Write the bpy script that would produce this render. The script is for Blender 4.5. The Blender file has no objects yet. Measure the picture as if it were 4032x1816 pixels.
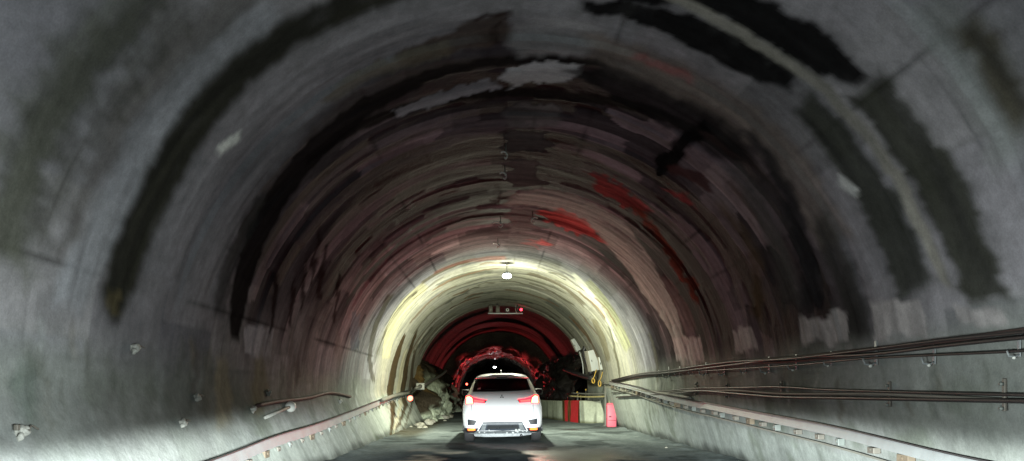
import bpy, bmesh, math, random
import numpy as np
from mathutils import Vector, Matrix
from mathutils.geometry import tessellate_polygon
random.seed(7)
PI = math.pi
S = bpy.context.scene
COL = S.collection
# ------------------------------------------------------------------ camera, world, exposure
F, VX, VY, W_PX, H_PX = 2750.0, 1950.0, 1545.0, 4032.0, 1816.0      # focal length and vanishing point in photo pixels
CAM_Z = 1.15
cam = bpy.data.cameras.new('camera'); cam_o = bpy.data.objects.new('camera', cam); COL.objects.link(cam_o)
cam_o.location = (0, 0, CAM_Z); cam_o.rotation_euler = (PI/2, 0, 0)
cam.sensor_fit = 'HORIZONTAL'; cam.sensor_width = 36; cam.lens = 36*F/W_PX
cam.shift_x = (W_PX/2-VX)/W_PX; cam.shift_y = (VY-H_PX/2)/W_PX
cam.clip_start = .05; cam.clip_end = 500
S.camera = cam_o
wd = bpy.data.worlds.new('World'); S.world = wd; wd.use_nodes = True
wd.node_tree.nodes['Background'].inputs[0].default_value = (.5, .55, .65, 1)
wd.node_tree.nodes['Background'].inputs[1].default_value = .002
S.view_settings.view_transform = 'Standard'; S.view_settings.look = 'None'
S.view_settings.exposure = 0; S.view_settings.gamma = 1
S.cycles.max_bounces = 6; S.cycles.diffuse_bounces = 4; S.cycles.glossy_bounces = 3
S.cycles.sample_clamp_indirect = 4; S.cycles.caustics_reflective = False; S.cycles.caustics_refractive = False

# headlights of the car that carries the camera: low beams with a flat cut-off and weak spill above it
HEAD_W = 9000.0
def headlight(x):
    l = bpy.data.lights.new('low_beam', 'POINT'); l.energy = HEAD_W; l.shadow_soft_size = .06
    l.color = (.92, .99, .96); l.use_nodes = True
    nt = l.node_tree; N = nt.nodes; L = nt.links
    em = N['Emission']
    g = N.new('ShaderNodeNewGeometry'); sp = N.new('ShaderNodeSeparateXYZ'); L.new(g.outputs['Incoming'], sp.inputs[0])
    def m(op, a, b=None, c=None):
        n = N.new('ShaderNodeMath'); n.operation = op
        for i, v in enumerate((a, b, c)):
            if v is None: continue
            if isinstance(v, (int, float)): n.inputs[i].default_value = v
            else: L.new(v, n.inputs[i])
        return n.outputs[0]
    X, Y, Z = (sp.outputs[i] for i in range(3))
    r = m('SQRT', m('ADD', m('MULTIPLY', X, X), m('MULTIPLY', Y, Y)))
    el = m('DIVIDE', Z, m('MAXIMUM', r, .001))
    def mr(v, a, b, lo, hi):
        n = N.new('ShaderNodeMapRange'); n.interpolation_type = 'SMOOTHSTEP'
        L.new(v, n.inputs[0]); n.inputs[1].default_value = a; n.inputs[2].default_value = b; n.inputs[3].default_value = lo; n.inputs[4].default_value = hi
        return n.outputs[0]
    cut = mr(el, -.02, .040, 1, 0)                    # flat cut-off
    down = mr(el, -.16, -.025, .10, 1)                  # hot just under the cut-off, weak at the bumper
    az = m('ADD', mr(m('DIVIDE', X, m('MAXIMUM', Y, .01)), -.9, .05, .0, .5), mr(m('DIVIDE', X, m('MAXIMUM', Y, .01)), -.05, .9, .5, .0))
    az = m('SUBTRACT', az, .42)                        # peak straight ahead
    az = m('ADD', m('MULTIPLY', m('MAXIMUM', az, 0), 2.2), .11)
    spill = m('MULTIPLY', mr(Y, .72, .95, 1, .33), .0178)     # stray light, least straight ahead
    spill = m('MULTIPLY', spill, mr(Y, .30, .74, .22, 1))
    side = mr(Y, .62, .93, 1, 0)
    spill = m('ADD', spill, m('MULTIPLY', m('MULTIPLY', mr(el, -.05, .72, 1, 0), side), .062))
    fwd = mr(Y, -.1, .25, 0, 1)
    tot = m('MULTIPLY', m('ADD', m('MULTIPLY', m('MULTIPLY', cut, down), az), spill), fwd)
    L.new(tot, em.inputs['Strength'])
    o = bpy.data.objects.new('low_beam', l); COL.objects.link(o); o.location = (x, 1.5, .66)
headlight(-.62); headlight(.68)

# ------------------------------------------------------------------ helpers
def tag(o, label=None, cat=None, group=None, kind=None):
    if label: o['label'] = label
    if cat: o['category'] = cat
    if group: o['group'] = group
    if kind: o['kind'] = kind
    return o
def thing(name, label, cat, loc=(0,0,0), rot=(0,0,0), group=None):
    o = bpy.data.objects.new(name, None); COL.objects.link(o); o.location = loc; o.rotation_euler = rot
    o.empty_display_size = .1
    return tag(o, label, cat, group)
def obj(name, bm, m, parent=None, smooth=True):
    me = bpy.data.meshes.new(name); bm.normal_update(); bm.to_mesh(me); bm.free()
    if smooth:
        for p in me.polygons: p.use_smooth = True
    o = bpy.data.objects.new(name, me); COL.objects.link(o)
    for mm in (m if isinstance(m, (list, tuple)) else [m]): me.materials.append(mm)
    if parent: o.parent = parent
    return o
def copy_tree(o, parent=None):
    c = o.copy(); COL.objects.link(c); c.parent = parent
    for ch in [x for x in COL.objects if x.parent == o]: copy_tree(ch, c)
    return c
def box(bm, c, s, rot=None, bevel=0):
    r = bmesh.ops.create_cube(bm, size=1)
    M = Matrix.Translation(c) @ (rot.to_4x4() if rot else Matrix.Identity(4)) @ Matrix.Diagonal((*s, 1))
    bmesh.ops.transform(bm, matrix=M, verts=r['verts'])
    if bevel:
        ed = list({e for v in r['verts'] for e in v.link_edges})
        bmesh.ops.bevel(bm, geom=ed, offset=bevel, segments=2, profile=.5, affect='EDGES')
    return bm
def cyl(bm, p0, p1, r0, r1=None, n=16):
    p0, p1 = Vector(p0), Vector(p1); d = p1-p0
    r = bmesh.ops.create_cone(bm, cap_ends=True, segments=n, radius1=r0, radius2=r0 if r1 is None else r1, depth=d.length)
    M = Matrix.Translation((p0+p1)/2) @ d.to_track_quat('Z', 'Y').to_matrix().to_4x4()
    bmesh.ops.transform(bm, matrix=M, verts=r['verts'])
    return bm
def tube(bm, pts, r, n=8, closed=False):
    pts = [Vector(p) for p in pts]; rings = []; up = Vector((0, 0, 1))
    for i, p in enumerate(pts):
        a = pts[i-1] if (i or closed) else pts[0]; b = pts[(i+1) % len(pts)] if (i < len(pts)-1 or closed) else pts[-1]
        t = (b-a).normalized()
        u = t.cross(up)
        if u.length < .05: u = t.cross(Vector((1, 0, 0)))
        u.normalize(); v = u.cross(t)
        rr = r[i] if isinstance(r, (list, tuple)) else r
        rings.append([bm.verts.new(p + (u*math.cos(2*PI*k/n) + v*math.sin(2*PI*k/n))*rr) for k in range(n)])
    m = len(rings)
    for i in range(m if closed else m-1):
        A, B = rings[i], rings[(i+1) % m]
        for k in range(n): bm.faces.new((A[k], A[(k+1) % n], B[(k+1) % n], B[k]))
    if not closed:
        bm.faces.new(rings[0][::-1]); bm.faces.new(rings[-1])
    return bm
def lathe(bm, prof, n=24, M=None):
    rings = []
    for r, z in prof:
        rings.append([bm.verts.new((r*math.cos(2*PI*k/n), r*math.sin(2*PI*k/n), z)) for k in range(n)])
    for A, B in zip(rings, rings[1:]):
        for k in range(n): bm.faces.new((A[k], A[(k+1) % n], B[(k+1) % n], B[k]))
    bm.faces.new(rings[0][::-1]); bm.faces.new(rings[-1])
    if M is not None: bmesh.ops.transform(bm, matrix=M, verts=[v for R in rings for v in R])
    return bm
def smooth_pts(pts, k=6):
    """Catmull-Rom through the points."""
    P = [Vector(p) for p in pts]; P = [P[0]*2-P[1]] + P + [P[-1]*2-P[-2]]; out = []
    for i in range(1, len(P)-2):
        for j in range(k):
            t = j/k; a, b, c, d = P[i-1], P[i], P[i+1], P[i+2]
            out.append(.5*((2*b)+(c-a)*t+(2*a-5*b+4*c-d)*t*t+(3*b-a-3*c+d)*t**3))
    out.append(P[-2]); return out
# numpy noise
def _h(ix, iy, iz, s):
    n = (ix*374761393 + iy*668265263 + iz*2147483647 + s*1274126177) & 0xffffffff
    n = ((n ^ (n >> 13))*1274126177) & 0xffffffff
    n = ((n ^ (n >> 15))*2246822519) & 0xffffffff
    return ((n ^ (n >> 16)) & 0xffff)/65535.0
def vn(x, y, z=0.0, s=0):
    x, y, z = np.broadcast_arrays(np.asarray(x, float), np.asarray(y, float), np.asarray(z, float))
    ix, iy, iz = np.floor(x).astype(np.int64), np.floor(y).astype(np.int64), np.floor(z).astype(np.int64)
    fx, fy, fz = x-ix, y-iy, z-iz
    fx, fy, fz = (f*f*(3-2*f) for f in (fx, fy, fz))
    r = 0
    for a in (0, 1):
        for b in (0, 1):
            for c in (0, 1):
                r = r + _h(ix+a, iy+b, iz+c, s)*(fx if a else 1-fx)*(fy if b else 1-fy)*(fz if c else 1-fz)
    return r
def fbm(x, y, z=0.0, s=0, o=4):
    r, a, t = 0, 1, 0
    for k in range(o):
        r = r + a*vn(np.asarray(x)*2**k, np.asarray(y)*2**k, np.asarray(z)*2**k, s+k*17); t += a; a *= .5
    return r/t
def sst(a, b, x):
    t = np.clip((x-a)/(b-a), 0, 1); return t*t*(3-2*t)
def grid_mesh(name, P, m, paint=None, wet=None, parent=None, flip=False):
    """P: (rows, cols, 3) array -> one mesh with the stain colours as attributes."""
    nr, nc = P.shape[:2]
    me = bpy.data.meshes.new(name)
    idx = np.arange(nr*nc).reshape(nr, nc)
    q = np.stack([idx[:-1, :-1], idx[:-1, 1:], idx[1:, 1:], idx[1:, :-1]], -1).reshape(-1, 4)
    if flip: q = q[:, ::-1]
    nf = len(q)
    me.vertices.add(nr*nc); me.vertices.foreach_set('co', P.astype(np.float32).ravel())
    me.loops.add(nf*4); me.loops.foreach_set('vertex_index', q.astype(np.int32).ravel())
    me.polygons.add(nf); me.polygons.foreach_set('loop_start', np.arange(0, nf*4, 4, dtype=np.int32))
    me.polygons.foreach_set('use_smooth', np.ones(nf, dtype=bool))
    me.update(calc_edges=True); me.validate()
    if paint is not None:
        a = me.color_attributes.new('paint', 'FLOAT_COLOR', 'POINT')
        w = np.zeros((nr, nc, 1)) if wet is None else wet[..., None]
        a.data.foreach_set('color', np.concatenate([np.clip(paint, 0, 1), w], -1).astype(np.float32).ravel())
    o = bpy.data.objects.new(name, me); COL.objects.link(o); me.materials.append(m)
    if parent: o.parent = parent
    return o
# ------------------------------------------------------------------ materials
def mat(name, col, rough=.5, metal=0, coat=0, spec=.5, noise=.15, nscale=8, bump=0, bscale=40, rnoise=.1):
    m = bpy.data.materials.new(name); m.use_nodes = True; nt = m.node_tree; N, L = nt.nodes, nt.links
    b = N['Principled BSDF']; b.inputs['Roughness'].default_value = rough; b.inputs['Metallic'].default_value = metal
    b.inputs['Coat Weight'].default_value = coat; b.inputs['Coat Roughness'].default_value = .08
    b.inputs['Specular IOR Level'].default_value = spec
    tc = N.new('ShaderNodeTexCoord'); nz = N.new('ShaderNodeTexNoise'); nz.inputs['Scale'].default_value = nscale; nz.inputs['Detail'].default_value = 5
    L.new(tc.outputs['Object'], nz.inputs['Vector'])
    mx = N.new('ShaderNodeMix'); mx.data_type = 'RGBA'
    mx.inputs[6].default_value = (*[c*(1-noise) for c in col], 1); mx.inputs[7].default_value = (*[min(1, c*(1+noise)) for c in col], 1)
    L.new(nz.outputs['Fac'], mx.inputs[0]); L.new(mx.outputs[2], b.inputs['Base Color'])
    mr = N.new('ShaderNodeMapRange'); mr.inputs[3].default_value = max(.02, rough-rnoise); mr.inputs[4].default_value = min(1, rough+rnoise)
    L.new(nz.outputs['Fac'], mr.inputs[0]); L.new(mr.outputs[0], b.inputs['Roughness'])
    if bump:
        n2 = N.new('ShaderNodeTexNoise'); n2.inputs['Scale'].default_value = bscale; n2.inputs['Detail'].default_value = 4
        L.new(tc.outputs['Object'], n2.inputs['Vector'])
        bp = N.new('ShaderNodeBump'); bp.inputs['Strength'].default_value = bump; bp.inputs['Distance'].default_value = .02
        L.new(n2.outputs['Fac'], bp.inputs['Height']); L.new(bp.outputs[0], b.inputs['Normal'])
    return m
def mat_paint(name, rough_dry, rough_wet, bump=.3, bscale=30, fine=.18, dist=.02, spec=.5):
    """Mineral surface whose stains come from the mesh's own 'paint' attribute; alpha = wetness."""
    m = bpy.data.materials.new(name); m.use_nodes = True; nt = m.node_tree; N, L = nt.nodes, nt.links
    b = N['Principled BSDF']
    at = N.new('ShaderNodeAttribute'); at.attribute_name = 'paint'
    tc = N.new('ShaderNodeTexCoord'); nz = N.new('ShaderNodeTexNoise'); nz.inputs['Scale'].default_value = 9; nz.inputs['Detail'].default_value = 8; nz.inputs['Roughness'].default_value = .65
    L.new(tc.outputs['Object'], nz.inputs['Vector'])
    mr = N.new('ShaderNodeMapRange'); mr.inputs[1].default_value = .25; mr.inputs[2].default_value = .75; mr.inputs[3].default_value = 1-fine; mr.inputs[4].default_value = 1+fine
    L.new(nz.outputs['Fac'], mr.inputs[0])
    ng = N.new('ShaderNodeTexNoise'); ng.inputs['Scale'].default_value = 70; ng.inputs['Detail'].default_value = 4; L.new(tc.outputs['Object'], ng.inputs['Vector'])
    mg = N.new('ShaderNodeMapRange'); mg.inputs[1].default_value = .3; mg.inputs[2].default_value = .7; mg.inputs[3].default_value = .91; mg.inputs[4].default_value = 1.09; L.new(ng.outputs['Fac'], mg.inputs[0])
    mm = N.new('ShaderNodeMath'); mm.operation = 'MULTIPLY'; L.new(mr.outputs[0], mm.inputs[0]); L.new(mg.outputs[0], mm.inputs[1])
    vm = N.new('ShaderNodeVectorMath'); vm.operation = 'SCALE'; L.new(at.outputs['Color'], vm.inputs[0]); L.new(mm.outputs[0], vm.inputs['Scale'])
    L.new(vm.outputs[0], b.inputs['Base Color'])
    sr = N.new('ShaderNodeMapRange'); sr.inputs[1].default_value = .15; sr.inputs[3].default_value = 0; sr.inputs[4].default_value = spec
    L.new(at.outputs['Alpha'], sr.inputs[0]); L.new(sr.outputs[0], b.inputs['Specular IOR Level'])
    r = N.new('ShaderNodeMapRange'); r.inputs[3].default_value = rough_dry; r.inputs[4].default_value = rough_wet
    L.new(at.outputs['Alpha'], r.inputs[0]); L.new(r.outputs[0], b.inputs['Roughness'])
    n2 = N.new('ShaderNodeTexNoise'); n2.inputs['Scale'].default_value = bscale; n2.inputs['Detail'].default_value = 6
    L.new(tc.outputs['Object'], n2.inputs['Vector'])
    bp = N.new('ShaderNodeBump'); bp.inputs['Strength'].default_value = bump; bp.inputs['Distance'].default_value = dist
    L.new(n2.outputs['Fac'], bp.inputs['Height']); L.new(bp.outputs[0], b.inputs['Normal'])
    return m
def mat_emit(name, col, strength, base=(.3, .02, .02)):
    m = bpy.data.materials.new(name); m.use_nodes = True; b = m.node_tree.nodes['Principled BSDF']
    b.inputs['Base Color'].default_value = (*base, 1); b.inputs['Roughness'].default_value = .15
    b.inputs['Emission Color'].default_value = (*col, 1); b.inputs['Emission Strength'].default_value = strength
    return m
M = {}
M['concrete'] = mat_paint('lining_concrete', .8, .5, bump=.3, bscale=22, fine=.2, spec=.35)
M['rock'] = mat_paint('rock', .6, .2, bump=.9, bscale=7, fine=.35, dist=.06)
M['road'] = mat_paint('road_surface', .75, .3, bump=.5, bscale=45, fine=.3, dist=.012)
M['grey_steel'] = mat('galvanised_steel', (.30, .33, .34), .5, .3, noise=.3, nscale=5, bump=.15)
M['bracket'] = mat('bracket_steel', (.16, .15, .13), .6, .2, noise=.5, nscale=9)
M['pale_bracket'] = mat('pale_bracket', (.15, .17, .16), .5, 0, noise=.3)
M['rust'] = mat('rusty_bracket', (.15, .12, .085), .8, 0, noise=.5, nscale=14)
M['cable'] = mat('black_cable', (.025, .022, .022), .5, noise=.4)
M['cable_brown'] = mat('dusty_brown_cable', (.075, .045, .04), .7, noise=.5, nscale=3)
M['cable_grey'] = mat('dusty_grey_cable', (.16, .16, .14), .7, noise=.4, nscale=3)
M['pale'] = mat('pale_plastic', (.72, .74, .70), .45, noise=.15, nscale=12)
M['dirty_pale'] = mat('dirty_pale_plastic', (.36, .37, .34), .6, noise=.5, nscale=20)
M['cabinet'] = mat('cabinet_enamel', (.66, .70, .72), .4, noise=.08, nscale=4)
M['cabinet_side'] = mat('cabinet_side_enamel', (.40, .38, .33), .55, noise=.3, nscale=6)
M['red_paint'] = mat('red_paint', (.72, .13, .18), .5, noise=.22, nscale=6, bump=.1)
M['yellow'] = mat('yellow_hose', (.62, .40, .07), .5, noise=.2)
M['ochre'] = mat('ochre_pipe', (.42, .36, .17), .6, noise=.3)
M['dark_steel'] = mat('dark_steel', (.05, .05, .055), .5, .4, noise=.3)
M['stone'] = mat('stone', (.30, .29, .24), .8, noise=.5, nscale=9, bump=.6, bscale=15)
# ------------------------------------------------------------------ vault profile and photo-to-wall mapping (to place stains and fixings)
XC, R = .25, 3.5
D_END = 28.3
NARC = 220
prof = [(-2.72, 0), (-2.86, .28), (-3.02, .6), (-3.17, .9)]
prof += [(XC - R*math.cos(PI*k/NARC), CAM_Z + R*math.sin(PI*k/NARC)) for k in range(NARC+1)]
prof += [(3.80, .9), (3.87, .6), (3.96, .28), (4.05, 0)]
prof = np.array(prof)
_seg = np.r_[0, np.cumsum(np.hypot(*np.diff(prof, axis=0).T))]
U0 = _seg[4]                                    # arc length at the left springing
NU = 300
UU = np.linspace(0, _seg[-1], NU)
PX = np.interp(UU, _seg, prof[:, 0]); PZ = np.interp(UU, _seg, prof[:, 1])
def inside(x, z):
    if z >= CAM_Z: return (x-XC)**2+(z-CAM_Z)**2 < R*R
    if z < 0: return False
    return np.interp(z, prof[:5, 1], prof[:5, 0]) < x < np.interp(z, prof[-5:, 1][::-1], prof[-5:, 0][::-1])
def wall(px, py, s=W_PX/2576.0):
    """photo point (in the 2576-px view of it) -> (u along the vault profile, depth) on the lining."""
    dx, dz = (px*s-VX)/F, (VY-py*s)/F
    lo, hi = .2, 60.0
    for _ in range(40):
        mid = (lo+hi)/2
        if inside(dx*mid, CAM_Z+dz*mid): lo = mid
        else: hi = mid
    d = lo; x, z = dx*d, CAM_Z+dz*d
    k = np.argmin((PX-x)**2+(PZ-z)**2)
    return UU[k], d
def wall3(px, py, off=.05, s=W_PX/2576.0, dmax=28.2):
    u, d = wall(px, py, s); d = min(d, dmax)
    x, z = np.interp(u, UU, PX), np.interp(u, UU, PZ)
    n = Vector((XC-x, 0, CAM_Z-z)).normalized()
    return Vector((x, d, z))+n*off, n
def o2(px, py): return (px/W_PX*2576, py/W_PX*2576)                # full-size photo px -> 2576 view
def z4(x, y): return o2(2300+x/1.4873, 1100+y/1.4873)
def z3(x, y): return o2(x/1.2663, 900+y/1.2663)
def at(px, py, d):                                                    # full-size photo px at a given depth
    return Vector(((px-VX)/F*d, d, CAM_Z+(VY-py)/F*d))
# ------------------------------------------------------------------ lining: stains
rows = np.r_[np.arange(-8, 3, .25), np.arange(3, D_END, .034), D_END]
Ug, Yg = np.meshgrid(UU, rows)
col = np.zeros(Ug.shape+(3,)); wet = np.zeros(Ug.shape)
phi = (Ug-U0)/R                                                       # 0 left springing, pi right springing
cr = np.clip(np.sin(np.clip(phi, 0, PI)), 0, 1)                       # 1 at the crown
# bare concrete: pour-to-pour and board-to-board tone changes
ring = np.floor(Yg/1.15+.3*vn(Ug*.2, 0, 0, 3)); brd = np.floor(Ug/1.1+ring*.37)
tone = .225*(.70+.56*_h(np.round(ring).astype(np.int64), np.round(brd).astype(np.int64), 0, 5))
tone *= .78+.44*fbm(Ug*.8, Yg*1.1, 0, 11)
streak = .6*fbm(Ug*.3, Yg*1.9, 0, 21, 3)+.4*fbm(Ug*.6, Yg*4.5, 0, 22, 3)                                 # long marks round the ring
fine_st = fbm(Ug*1.3, Yg*16, 0, 25, 3)
nearw = 1-sst(6, 11, Yg)
tone *= 1+(fine_st-.5)*(.62-.40*nearw)
tone *= 1+nearw*.5*(fbm(Ug*3.5, Yg*3.5, 0, 27, 5)-.5)+.5*(sst(.56, .7, fbm(Ug*1.6, Yg*1.6, 0, 28, 5))*-.45)
tint = np.stack([1+.03*(vn(ring, brd, 1, 8)-.5), np.ones_like(tone)*.99, 1.06+.10*(vn(ring*.7, brd, 2, 9)-.35)], -1)
col[:] = tone[..., None]*tint
# damp stretch ahead: dark brown streaks round the crown, paler towards the springings
zone = sst(6.6, 7.4, Yg+.5*vn(Ug*1.2, 0, 0, 31))*(1-sst(14.5, 18.0, Yg+1.5*vn(Ug, Yg, 0, 33)))
zone *= np.where(phi > PI/2, sst(.02, .2, cr+.2*(vn(Ug*.9, Yg*3, 0, 35)-.5)), sst(.15, .6, cr+.35*(vn(Ug*.9, Yg*3, 0, 35)-.5)))
blk = vn(np.floor(Yg/.42+.4*vn(Ug*.8, Yg, 0, 44))*3.1, np.floor(Ug/.85+np.floor(Yg/.42)*.41)*2.3, 0, 41)
dark = zone*np.clip(.40+.5*sst(.36, .60, streak)+.30*(blk-.4), 0, .93)
dark_brown = np.array([.020, .014, .014])
col = col*(1-dark[..., None])+dark_brown*dark[..., None]
wet = np.maximum(wet, dark*.3)
col *= 1-zone[..., None]*np.array([.24,.35,.31])  # dimness and brake-light red painted into the stretch
cy_ = np.floor(Yg/.36+.55*fbm(Ug*.5, Yg*.3, 0, 45, 2)); cu_ = np.floor(Ug/1.25+.37*cy_+.25*vn(Ug*2, Yg*5, 0, 46))
_hh = _h(cy_.astype(np.int64), cu_.astype(np.int64), 0, 47)
col *= (1+zone*(1.5*_hh**2-.5)*1.1)[..., None]
col *= 1+(zone*sst(.7, 1, _hh))[..., None]*np.array([.12,.05,.05])
lowst = sst(.46, .66, streak)*(.45+.3*vn(Ug*2, Yg*.5, 0, 51))*sst(5, 16, Yg)   # scattered streaks nearer the portal
col *= (1-.6*lowst)[..., None]
# thin shutter joints along the tunnel and round it
jl = np.zeros_like(Ug)
for k in range(16):
    u0 = U0+R*PI*(k+.35)/16
    jl = np.maximum(jl, np.exp(-((Ug-u0-.012*vn(Yg*.7, k, 0, 61))/.012)**2)*sst(.45, .7, vn(Yg*.8, k*3.3, 0, 63)))
for y0 in np.arange(3.6, D_END, 1.15):
    jl = np.maximum(jl, .75*np.exp(-((Yg-y0-.02*vn(Ug*3, y0, 0, 66))/.012)**2)*sst(.4, .7, vn(Ug*.7, y0, 0, 65))*(1-zone))
col *= (1-.6*jl)[..., None]
pz = sst(17.2, 19.5, Yg+.8*(vn(Ug*1.1, 3, 0, 81)-.5))*(.55+.45*sst(.3, .6, fine_st))
col = col*(1-.75*pz[..., None])+np.array([.37,.365,.28])*(.62+.6*fbm(Ug*.9, Yg*5, 0, 83, 4))[..., None]*.75*pz[..., None]
# lower walls: paler dado, darker towards the road
Zg = np.interp(Ug, UU, PZ); XLg = np.interp(Ug, UU, PX)
zl = np.where(XLg < 0, .20+.055*(Yg-5), .28+.055*(Yg-5)); zl = np.clip(zl, .15, 1.35)
dado = (1-sst(zl-.03, zl+.05, Zg))*(Zg < CAM_Z+.2)
dcol = np.where((XLg < 0)[..., None], np.array([.34,.375,.345]), np.array([.27,.30,.285]))*(.78+.44*fbm(Ug*1.1, Yg*2.2, 0, 91, 4))[..., None]
hi_ = (1-sst(1.45, 1.95, Zg+.3*(fbm(Ug*2, Yg*.8, 0, 99, 3)-.5)+np.where(XLg < 0, .25, 0)))*(1-pz)
hcol = np.array([.235,.265,.235])*(.7+.6*fbm(Ug*1.3, Yg*2.6, 0, 89, 4))[..., None]
col = col*(1-.6*hi_[..., None])+hcol*.6*hi_[..., None]
drip = sst(.5, .72, fbm(Yg*4.5, Zg*.6, 0, 93, 3)); dcol *= (1-.22*drip)[..., None]
col = col*(1-.8*dado[..., None])+dcol*.8*dado[..., None]
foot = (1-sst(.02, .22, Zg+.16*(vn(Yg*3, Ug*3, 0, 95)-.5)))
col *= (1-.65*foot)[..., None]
moss = sst(.55, .75, fbm(Ug*2.2, Yg*1.6, 0, 97, 4))*(1-sst(.9, 1.6, Zg))
col = col*(1-.45*moss[..., None])+np.array([.09,.11,.075])*.45*moss[..., None]
def poly_mask(pts, soft, rag=.10, seed=0, ru=9.0):
    """mask of a polygon given in the photo's 2576-px view, mapped on to the wall; edges soft and ragged in metres."""
    P = np.array([wall(*p) for p in pts])
    if not len(P): return 0, None
    mg = soft*2+rag+.1
    r0 = np.searchsorted(rows, P[:, 1].min()-mg); r1 = np.searchsorted(rows, P[:, 1].max()+mg)
    c0 = np.searchsorted(UU, P[:, 0].min()-mg); c1 = np.searchsorted(UU, P[:, 0].max()+mg)
    sl = (slice(max(r0-1, 0), r1+1), slice(max(c0-1, 0), c1+1))
    u, y = Ug[sl], Yg[sl]
    if u.size == 0: return None, sl
    y2 = y+rag*2*(fbm(u*ru, y*1.2, 0, seed+71, 3)-.5); u2 = u+rag*2.5*(fbm(u*1.5, y*4, 0, seed+73, 2)-.5)
    ins = np.zeros(u.shape, bool); dist = np.full(u.shape, 1e9)
    for i in range(len(P)):
        (ax, ay), (bx, by) = P[i], P[(i+1) % len(P)]
        with np.errstate(divide='ignore', invalid='ignore'):
            c = ((ay > y2) != (by > y2)) & (u2 < (bx-ax)*(y2-ay)/(by-ay+1e-12)+ax)
        ins ^= c
        t = np.clip(((u2-ax)*(bx-ax)+(y2-ay)*(by-ay))/((bx-ax)**2+(by-ay)**2+1e-9), 0, 1)
        dist = np.minimum(dist, np.hypot(u2-ax-t*(bx-ax), y2-ay-t*(by-ay)))
    sd = np.where(ins, dist, -dist)
    return sst(-soft, soft, sd), sl
_n = [0]
def stain(pts, c, k=.9, soft=.06, rag=.10, w=0, ru=9.0, tex=.6):
    _n[0] += 13
    mk, sl = poly_mask(pts, soft, rag, _n[0], ru)
    if mk is None: return
    u, y = Ug[sl], Yg[sl]
    a = (mk*k*np.clip(.82+.5*fbm(u*2.2, y*2.8, 0, _n[0]+3, 4), 0, 1))[..., None]
    tx = (1+tex*(fbm(u*1.1, y*9, 0, _n[0]+5, 3)-.5)*2)[..., None]
    col[sl] = col[sl]*(1-a)+np.array(c)*tx*a
    wet[sl] = wet[sl]*(1-mk*k)+w*mk*k
def stroke(pts, c, k=.9, plain=0, **kw):
    """pts: (x, y, half width) along the stain in the photo's 2576-px view."""
    Lh, Rh = [], []
    for i, (x, y, h) in enumerate(pts):
        a = pts[max(i-1, 0)]; b = pts[min(i+1, len(pts)-1)]
        t = Vector((b[0]-a[0], b[1]-a[1])).normalized(); n = Vector((-t.y, t.x))
        Lh.append((x+n.x*h, y+n.y*h)); Rh.append((x-n.x*h, y-n.y*h))
    if max(p[2] for p in pts) > 19 and not plain:
        halo = []; hr = []
        for (x, y, h), l_, r_ in zip(pts, Lh, Rh):
            halo.append((x+(l_[0]-x)*1.45, y+(l_[1]-y)*1.45)); hr.append((x+(r_[0]-x)*1.45, y+(r_[1]-y)*1.45))
        kh = dict(kw); kh['soft'] = kw.get('soft', .06)*2.5; kh['rag'] = .22
        stain(halo+hr[::-1], [.5*q+.05 for q in c], k*.35, **kh)
    stain(Lh+Rh[::-1], c, k, **kw)
BLK, OLV, BRN, GRY, LGT = (.006, .006, .006), (.045, .047, .036), (.05, .035, .028), (.20, .20, .21), (.34, .34, .36)
# pale bare stretches beside the dark rings (near left and right)
stroke([(170,760,45),(270,560,45),(400,300,45),(560,120,45),(700,10,45)], (.27,.285,.31), .7, soft=0.080)
stroke([(470,760,70),(560,500,70),(720,290,70),(950,120,60),(1200,60,50)], (.25,.25,.27), .6, soft=0.120)
# far-left mouldy bands
stroke([(20,640,40),(70,420,42),(170,220,42),(310,70,42),(420,-40,42)], OLV, .75, soft=0.080, rag=.12)
stroke([(150,640,12),(230,470,22),(360,240,35),(520,70,40),(640,-30,40)], (.09,.085,.08), .7, soft=0.096)
stroke([(0,720,60),(45,470,70),(140,240,75),(280,50,70),(360,-40,60)], (.085,.09,.072), .65, soft=.12, rag=.25)
stroke([(100,620,25),(190,420,30),(320,200,35),(450,50,35)], (.07,.07,.062), .6, soft=.1, rag=.2)
# left dark ring
stroke([(292,800,12),(298,720,42),(345,590,44),(400,470,44),(490,300,44),(620,165,40),(760,70,38),(900,0,38),(1010,-45,38)], (.020,.020,.014), .95, soft=0.096, rag=.07)
stroke([(285,720,16),(292,790,14)], (.10,.085,.045), .6, soft=0.048)
# main black ring and its right side
stroke([(590,860,10),(598,760,22),(630,640,26),(690,505,28),(780,390,28),(880,300,24),(1000,228,20),(1120,180,15),(1270,150,11),(1420,152,11),(1560,165,12)], (.012,.010,.010), .95, soft=0.048, rag=.07, w=.15)
stroke([(550,800,14),(560,720,18),(600,610,16),(660,500,16)], (.04,.04,.038), .7, soft=0.080)
stroke([(775,402,9),(900,318,14),(1050,262,13),(1250,236,11),(1450,243,13),(1620,275,14),(1750,330,14)], (.010,.008,.008), .9, soft=0.048, rag=.06, w=.15)
stain([(990,150),(1100,97),(1200,58),(1285,33),(1280,88),(1250,112),(1100,142),(1010,170)], (.055,.04,.032), .85, soft=0.048, w=.1)
stroke([(1190,52,6),(1270,40,9),(1250,110,8)], (.02,.012,.011), .8, soft=0.032)
stroke([(840,250,12),(950,180,16),(1120,130,18)], (.13,.115,.09), .7, soft=0.048)
stain([(1265,172),(1340,152),(1450,163),(1462,190),(1400,214),(1340,205),(1270,226)], (.36,.36,.38), .9, soft=0.032, rag=.12, ru=14)
stain([(990,278),(1100,232),(1250,198),(1255,222),(1120,258),(1010,292)], (.27,.27,.30), .8, soft=0.032, rag=.12, ru=14)
stain([(1290,110),(1300,60),(1480,55),(1530,110),(1480,140),(1300,145)], (.27,.27,.28), .75, soft=0.080)
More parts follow.
